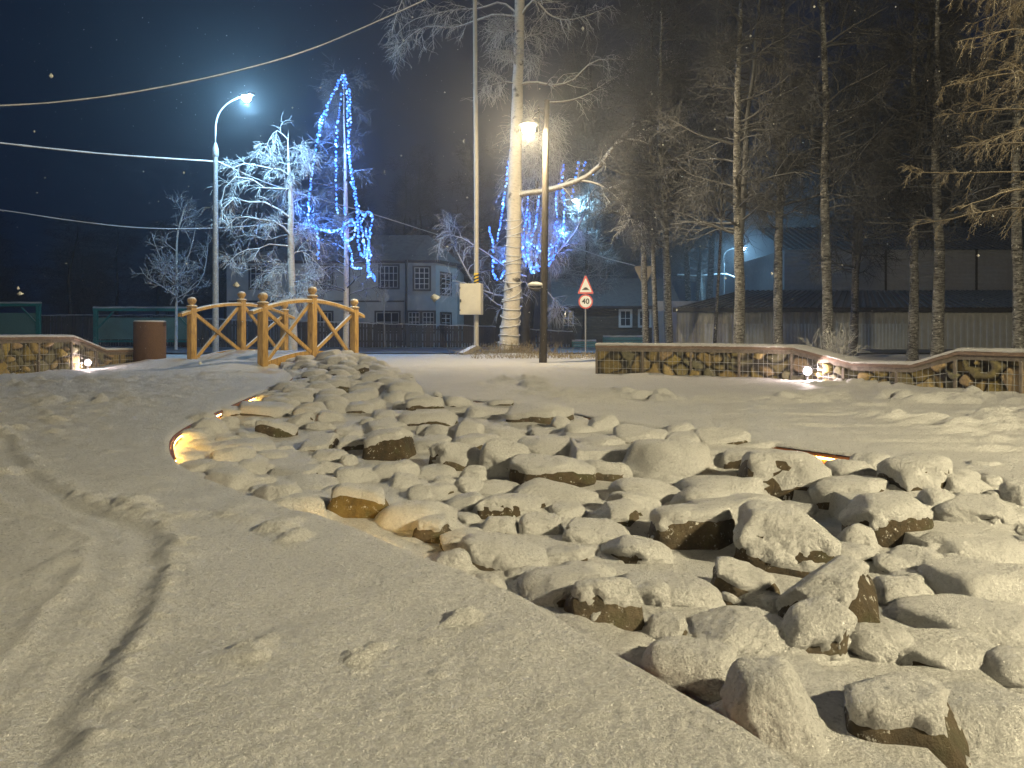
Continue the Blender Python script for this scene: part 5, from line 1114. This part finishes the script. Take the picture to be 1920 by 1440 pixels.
# ------------------------------------------------------------------ blue light strings
bm = bmesh.new(); bmesh.ops.create_icosphere(bm, subdivisions=2, radius=.037); bulb_me = bpy.data.meshes.new('bulb'); bm.to_mesh(bulb_me); bm.free(); bulb_me.materials.append(M['bulb'])
bulb_big = bulb_me.copy(); bulb_big.materials.clear(); bulb_big.materials.append(M['bulb_pale'])
gr_ = np.random.RandomState(77)
def light_string(pxs, Y, label, group, step=.135, glow=(), power=14, dz=.5):
    pts_ = np.array([P(a_, b_, Y+dz*sin(i*1.9)) for i, (a_, b_) in enumerate(pxs)]); q = smooth_path(pts_, .02); L = np.concatenate([[0], np.cumsum(np.linalg.norm(np.diff(q, axis=0), axis=1))]); o = q[0].copy(); t = thing('light_string', label, 'light string', o, 0, group)
    V, Q = tube_batch((q[::3]-o)[None], np.full((1, len(q[::3])), .006), 4); link('wire', mesh_np('wire', V, Q), M['trim_dark'], t)
    n_ = min(99, int(L[-1]/step/1.12))
    for s_ in np.linspace(.02, L[-1], n_):
        p = np.array([np.interp(s_+gr_.uniform(-.3, .3)*step, L, q[:, k]) for k in range(3)])-o+gr_.normal(0, .018, 3); b_ = bpy.data.objects.new('bulb', bulb_big if gr_.rand() < .3 else bulb_me); COL.objects.link(b_); b_.parent = t; b_.location = [float(v) for v in p]; s__ = gr_.uniform(.75, 1.35); b_.scale = (s__, s__, s__)
    for f_ in glow:
        p = np.array([np.interp(f_*L[-1], L, q[:, k]) for k in range(3)])-o+np.array([0, -.1, 0]); lamp_light('bulb_glow', t, p, power, (.08, .25, 1.0), .0)
    return t
GA = 'strings of the tall blue garland by the house'; GB = 'strings of the blue garland behind the big birch'
light_string([(643, 138), (630, 165), (612, 200), (600, 232), (592, 280), (586, 320), (580, 370), (578, 422)], 28.6, 'leftmost long string of the tall blue garland, falling from the treetop', GA, .112, glow=(.35, .9), power=60)
light_string([(646, 140), (638, 190), (632, 240), (630, 290), (630, 330), (630, 375), (633, 398)], 28.7, 'middle long string of the tall blue garland, falling from the treetop', GA, .12, glow=(.5,), power=60)
light_string([(644, 142), (651, 180), (652, 230), (655, 280), (657, 320), (662, 355), (668, 390), (672, 402)], 28.5, 'right long dense string of the tall blue garland, falling from the treetop', GA, .105, glow=(.5,), power=60)
light_string([(568, 420), (580, 420), (592, 426), (605, 432), (625, 434), (640, 428), (655, 424), (672, 415)], 28.6, 'level string across the middle of the tall blue garland', GA, .085, glow=(.5,), power=60)
light_string([(592, 428), (596, 445), (597, 462), (598, 485)], 28.6, 'short string hanging at the lower left of the tall blue garland', GA, .11)
light_string([(645, 388), (647, 410), (640, 440), (650, 455), (658, 475), (660, 495)], 28.5, 'short string hugging the trunk of the tall blue garland tree', GA, .10)
light_string([(668, 400), (672, 425), (671, 450), (676, 475), (682, 480), (690, 474)], 28.4, 'looped string at the lower right of the tall blue garland', GA, .10)
light_string([(680, 412), (690, 398), (698, 408), (694, 430), (692, 455), (688, 475), (690, 500), (698, 520), (702, 527)], 28.4, 'outermost right string of the tall blue garland, ending lowest', GA, .085, glow=(.7,), power=60)
light_string([(675, 408), (680, 440), (684, 470), (689, 490), (693, 510), (690, 520)], 28.5, 'thick bright tail string of the tall blue garland', GA, .085)
light_string([(658, 498), (665, 503), (676, 503)], 28.5, 'tiny level string low in the tall blue garland', GA, .10)
light_string([(645, 141), (655, 175), (657, 230), (652, 275), (660, 325), (668, 370), (676, 398), (684, 404)], 28.4, 'second dense string twisted round the right long one of the tall blue garland', GA, .12)
light_string([(634, 150), (622, 185), (606, 222), (597, 262)], 28.7, 'short upper left string of the tall blue garland', GA, .13)
light_string([(648, 420), (658, 412), (666, 420), (664, 440), (655, 452), (646, 445)], 28.3, 'bunched string round the trunk in the middle of the tall blue garland', GA, .09)
light_string([(686, 430), (690, 455), (694, 480), (690, 505), (699, 515), (704, 524)], 28.2, 'extra bright string beside the lowest end of the tall blue garland', GA, .09)
light_string([(994, 400), (992, 430), (988, 455), (990, 480), (998, 500)], 30.1, 'dense short string close to the right side of the birch trunk', GB, .09)
light_string([(1026, 390), (1025, 420), (1022, 450), (1020, 478), (1016, 505)], 30.1, 'dense string just right of the wooden pole in the blue garland', GB, .09)
light_string([(960, 268), (955, 300), (950, 335), (945, 370), (941, 400), (936, 430), (932, 452)], 30.4, 'leftmost slanting string of the second blue garland, left of the birch trunk', GB, .105, glow=(.6,), power=45)
light_string([(917, 425), (920, 440), (924, 460), (924, 485), (930, 492), (945, 490), (950, 478)], 30.4, 'looped string far left in the second blue garland', GB, .095)
light_string([(924, 490), (925, 510), (930, 522), (940, 520), (946, 508)], 30.4, 'lowest left loop of the second blue garland', GB, .10)
light_string([(990, 360), (989, 385), (986, 415), (982, 440), (980, 465), (986, 490), (996, 512)], 30.3, 'string just right of the birch trunk in the second blue garland', GB, .10, glow=(.7,), power=45)
light_string([(1010, 370), (1008, 395), (1004, 420), (998, 445), (990, 470), (993, 495), (1003, 512)], 30.2, 'second string right of the birch trunk in the blue garland', GB, .095)
light_string([(1018, 385), (1017, 415), (1012, 440), (1008, 465), (1006, 490), (1010, 508)], 30.3, 'string just left of the wooden pole in the second blue garland', GB, .095)
light_string([(1056, 308), (1054, 340), (1057, 375), (1058, 400), (1055, 430), (1046, 455), (1038, 480), (1028, 500)], 30.2, 'long string right of the wooden pole in the second blue garland', GB, .095, glow=(.6,), power=45)
light_string([(1048, 345), (1042, 375), (1044, 400), (1040, 430), (1034, 455), (1030, 480)], 30.3, 'inner string right of the wooden pole in the second blue garland', GB, .10)
light_string([(1085, 303), (1080, 330), (1076, 350), (1072, 370)], 30.2, 'short string at the top right of the second blue garland', GB, .14)
light_string([(1098, 302), (1094, 330), (1112, 326)], 30.2, 'farthest right sparse string of the second blue garland', GB, .17)
light_string([(975, 440), (985, 452), (1000, 460), (1015, 470), (1030, 468), (1042, 455)], 30.1, 'level string low across the second blue garland', GB, .095)
light_string([(980, 480), (992, 496), (1005, 502), (1018, 496), (1030, 484)], 30.1, 'bottom sagging string of the second blue garland', GB, .08)

# ------------------------------------------------------------------ dry grass on the verge
rng = np.random.RandomState(60); n_ = 1500; c1 = P(955, 640, 25.6); gx = np.concatenate([rng.normal(c1[0]+.1, .75, 600), rng.uniform(-1.2, 3.2, 900)]); gy = np.concatenate([rng.normal(25.2, .35, 600), rng.uniform(21.5, 24.6, 900)]); s_ = np.column_stack([gx, gy, np.full(n_, .03)]); di = np.column_stack([rng.normal(0, .5, n_), rng.normal(0, .4, n_), np.ones(n_)]); L = np.concatenate([rng.uniform(.15, .55, 600), rng.uniform(.05, .2, 900)])
V, Q = tube_batch(grow(s_, di, L, 5, .2, .1, rng), taper(np.full(n_, .009), 5, .35), 3); g_ = link('dry_grass', mesh_np('dry_grass', V, Q), M['grass']); g_['kind'] = 'stuff'; tag(g_, 'dry snow-dusted grass round the foot of the big birch', 'grass')

# ------------------------------------------------------------------ falling snow
rng = np.random.RandomState(70); n_ = 2000; Y = 1.6+22*rng.rand(n_)**.7; X = rng.uniform(-.75, .75, n_)*Y; Z = CH+rng.uniform(-.05, .47, n_)*Y; ok_ = Z > .15; c_ = np.column_stack([X, Y, Z])[ok_]; n_ = len(c_)
o8 = np.array([(1, 0, 0), (-1, 0, 0), (0, 1, 0), (0, -1, 0), (0, 0, 1), (0, 0, -1)], float); f8 = np.array([(0, 2, 4), (2, 1, 4), (1, 3, 4), (3, 0, 4), (2, 0, 5), (1, 2, 5), (3, 1, 5), (0, 3, 5)])
V = (c_[:, None]+o8[None]*rng.uniform(.5, 1.3, (n_, 6, 1))*np.clip(.0036*np.exp(.5*rng.normal(size=n_)), .0015, .012)[:, None, None]).reshape(-1, 3); F = (f8[None]+np.arange(n_)[:, None, None]*6).reshape(-1, 3)
fl = link('falling_snow', mesh_np('falling_snow', V, F, True), M['snow']); fl['kind'] = 'stuff'; tag(fl, 'snowflakes drifting down through the night air', 'snowflakes')

# ------------------------------------------------------------------ night haze of fine snow
if HAZE:
    hz_me = MB().box((0, 76, 17.4), (186, 184, 38)).build('haze', None); m = bpy.data.materials.new('haze'); m.use_nodes = True; nt = m.node_tree; nt.nodes.clear(); out_ = nt.nodes.new('ShaderNodeOutputMaterial'); pv = nt.nodes.new('ShaderNodeVolumePrincipled'); pv.inputs['Color'].default_value = (.86, .90, .96, 1); pv.inputs['Density'].default_value = HAZE; pv.inputs['Anisotropy'].default_value = .74; nt.links.new(pv.outputs[0], out_.inputs['Volume']); hz_me.data.materials.append(m); hz_me['kind'] = 'stuff'; tag(hz_me, 'thin night haze of fine falling snow', 'haze')
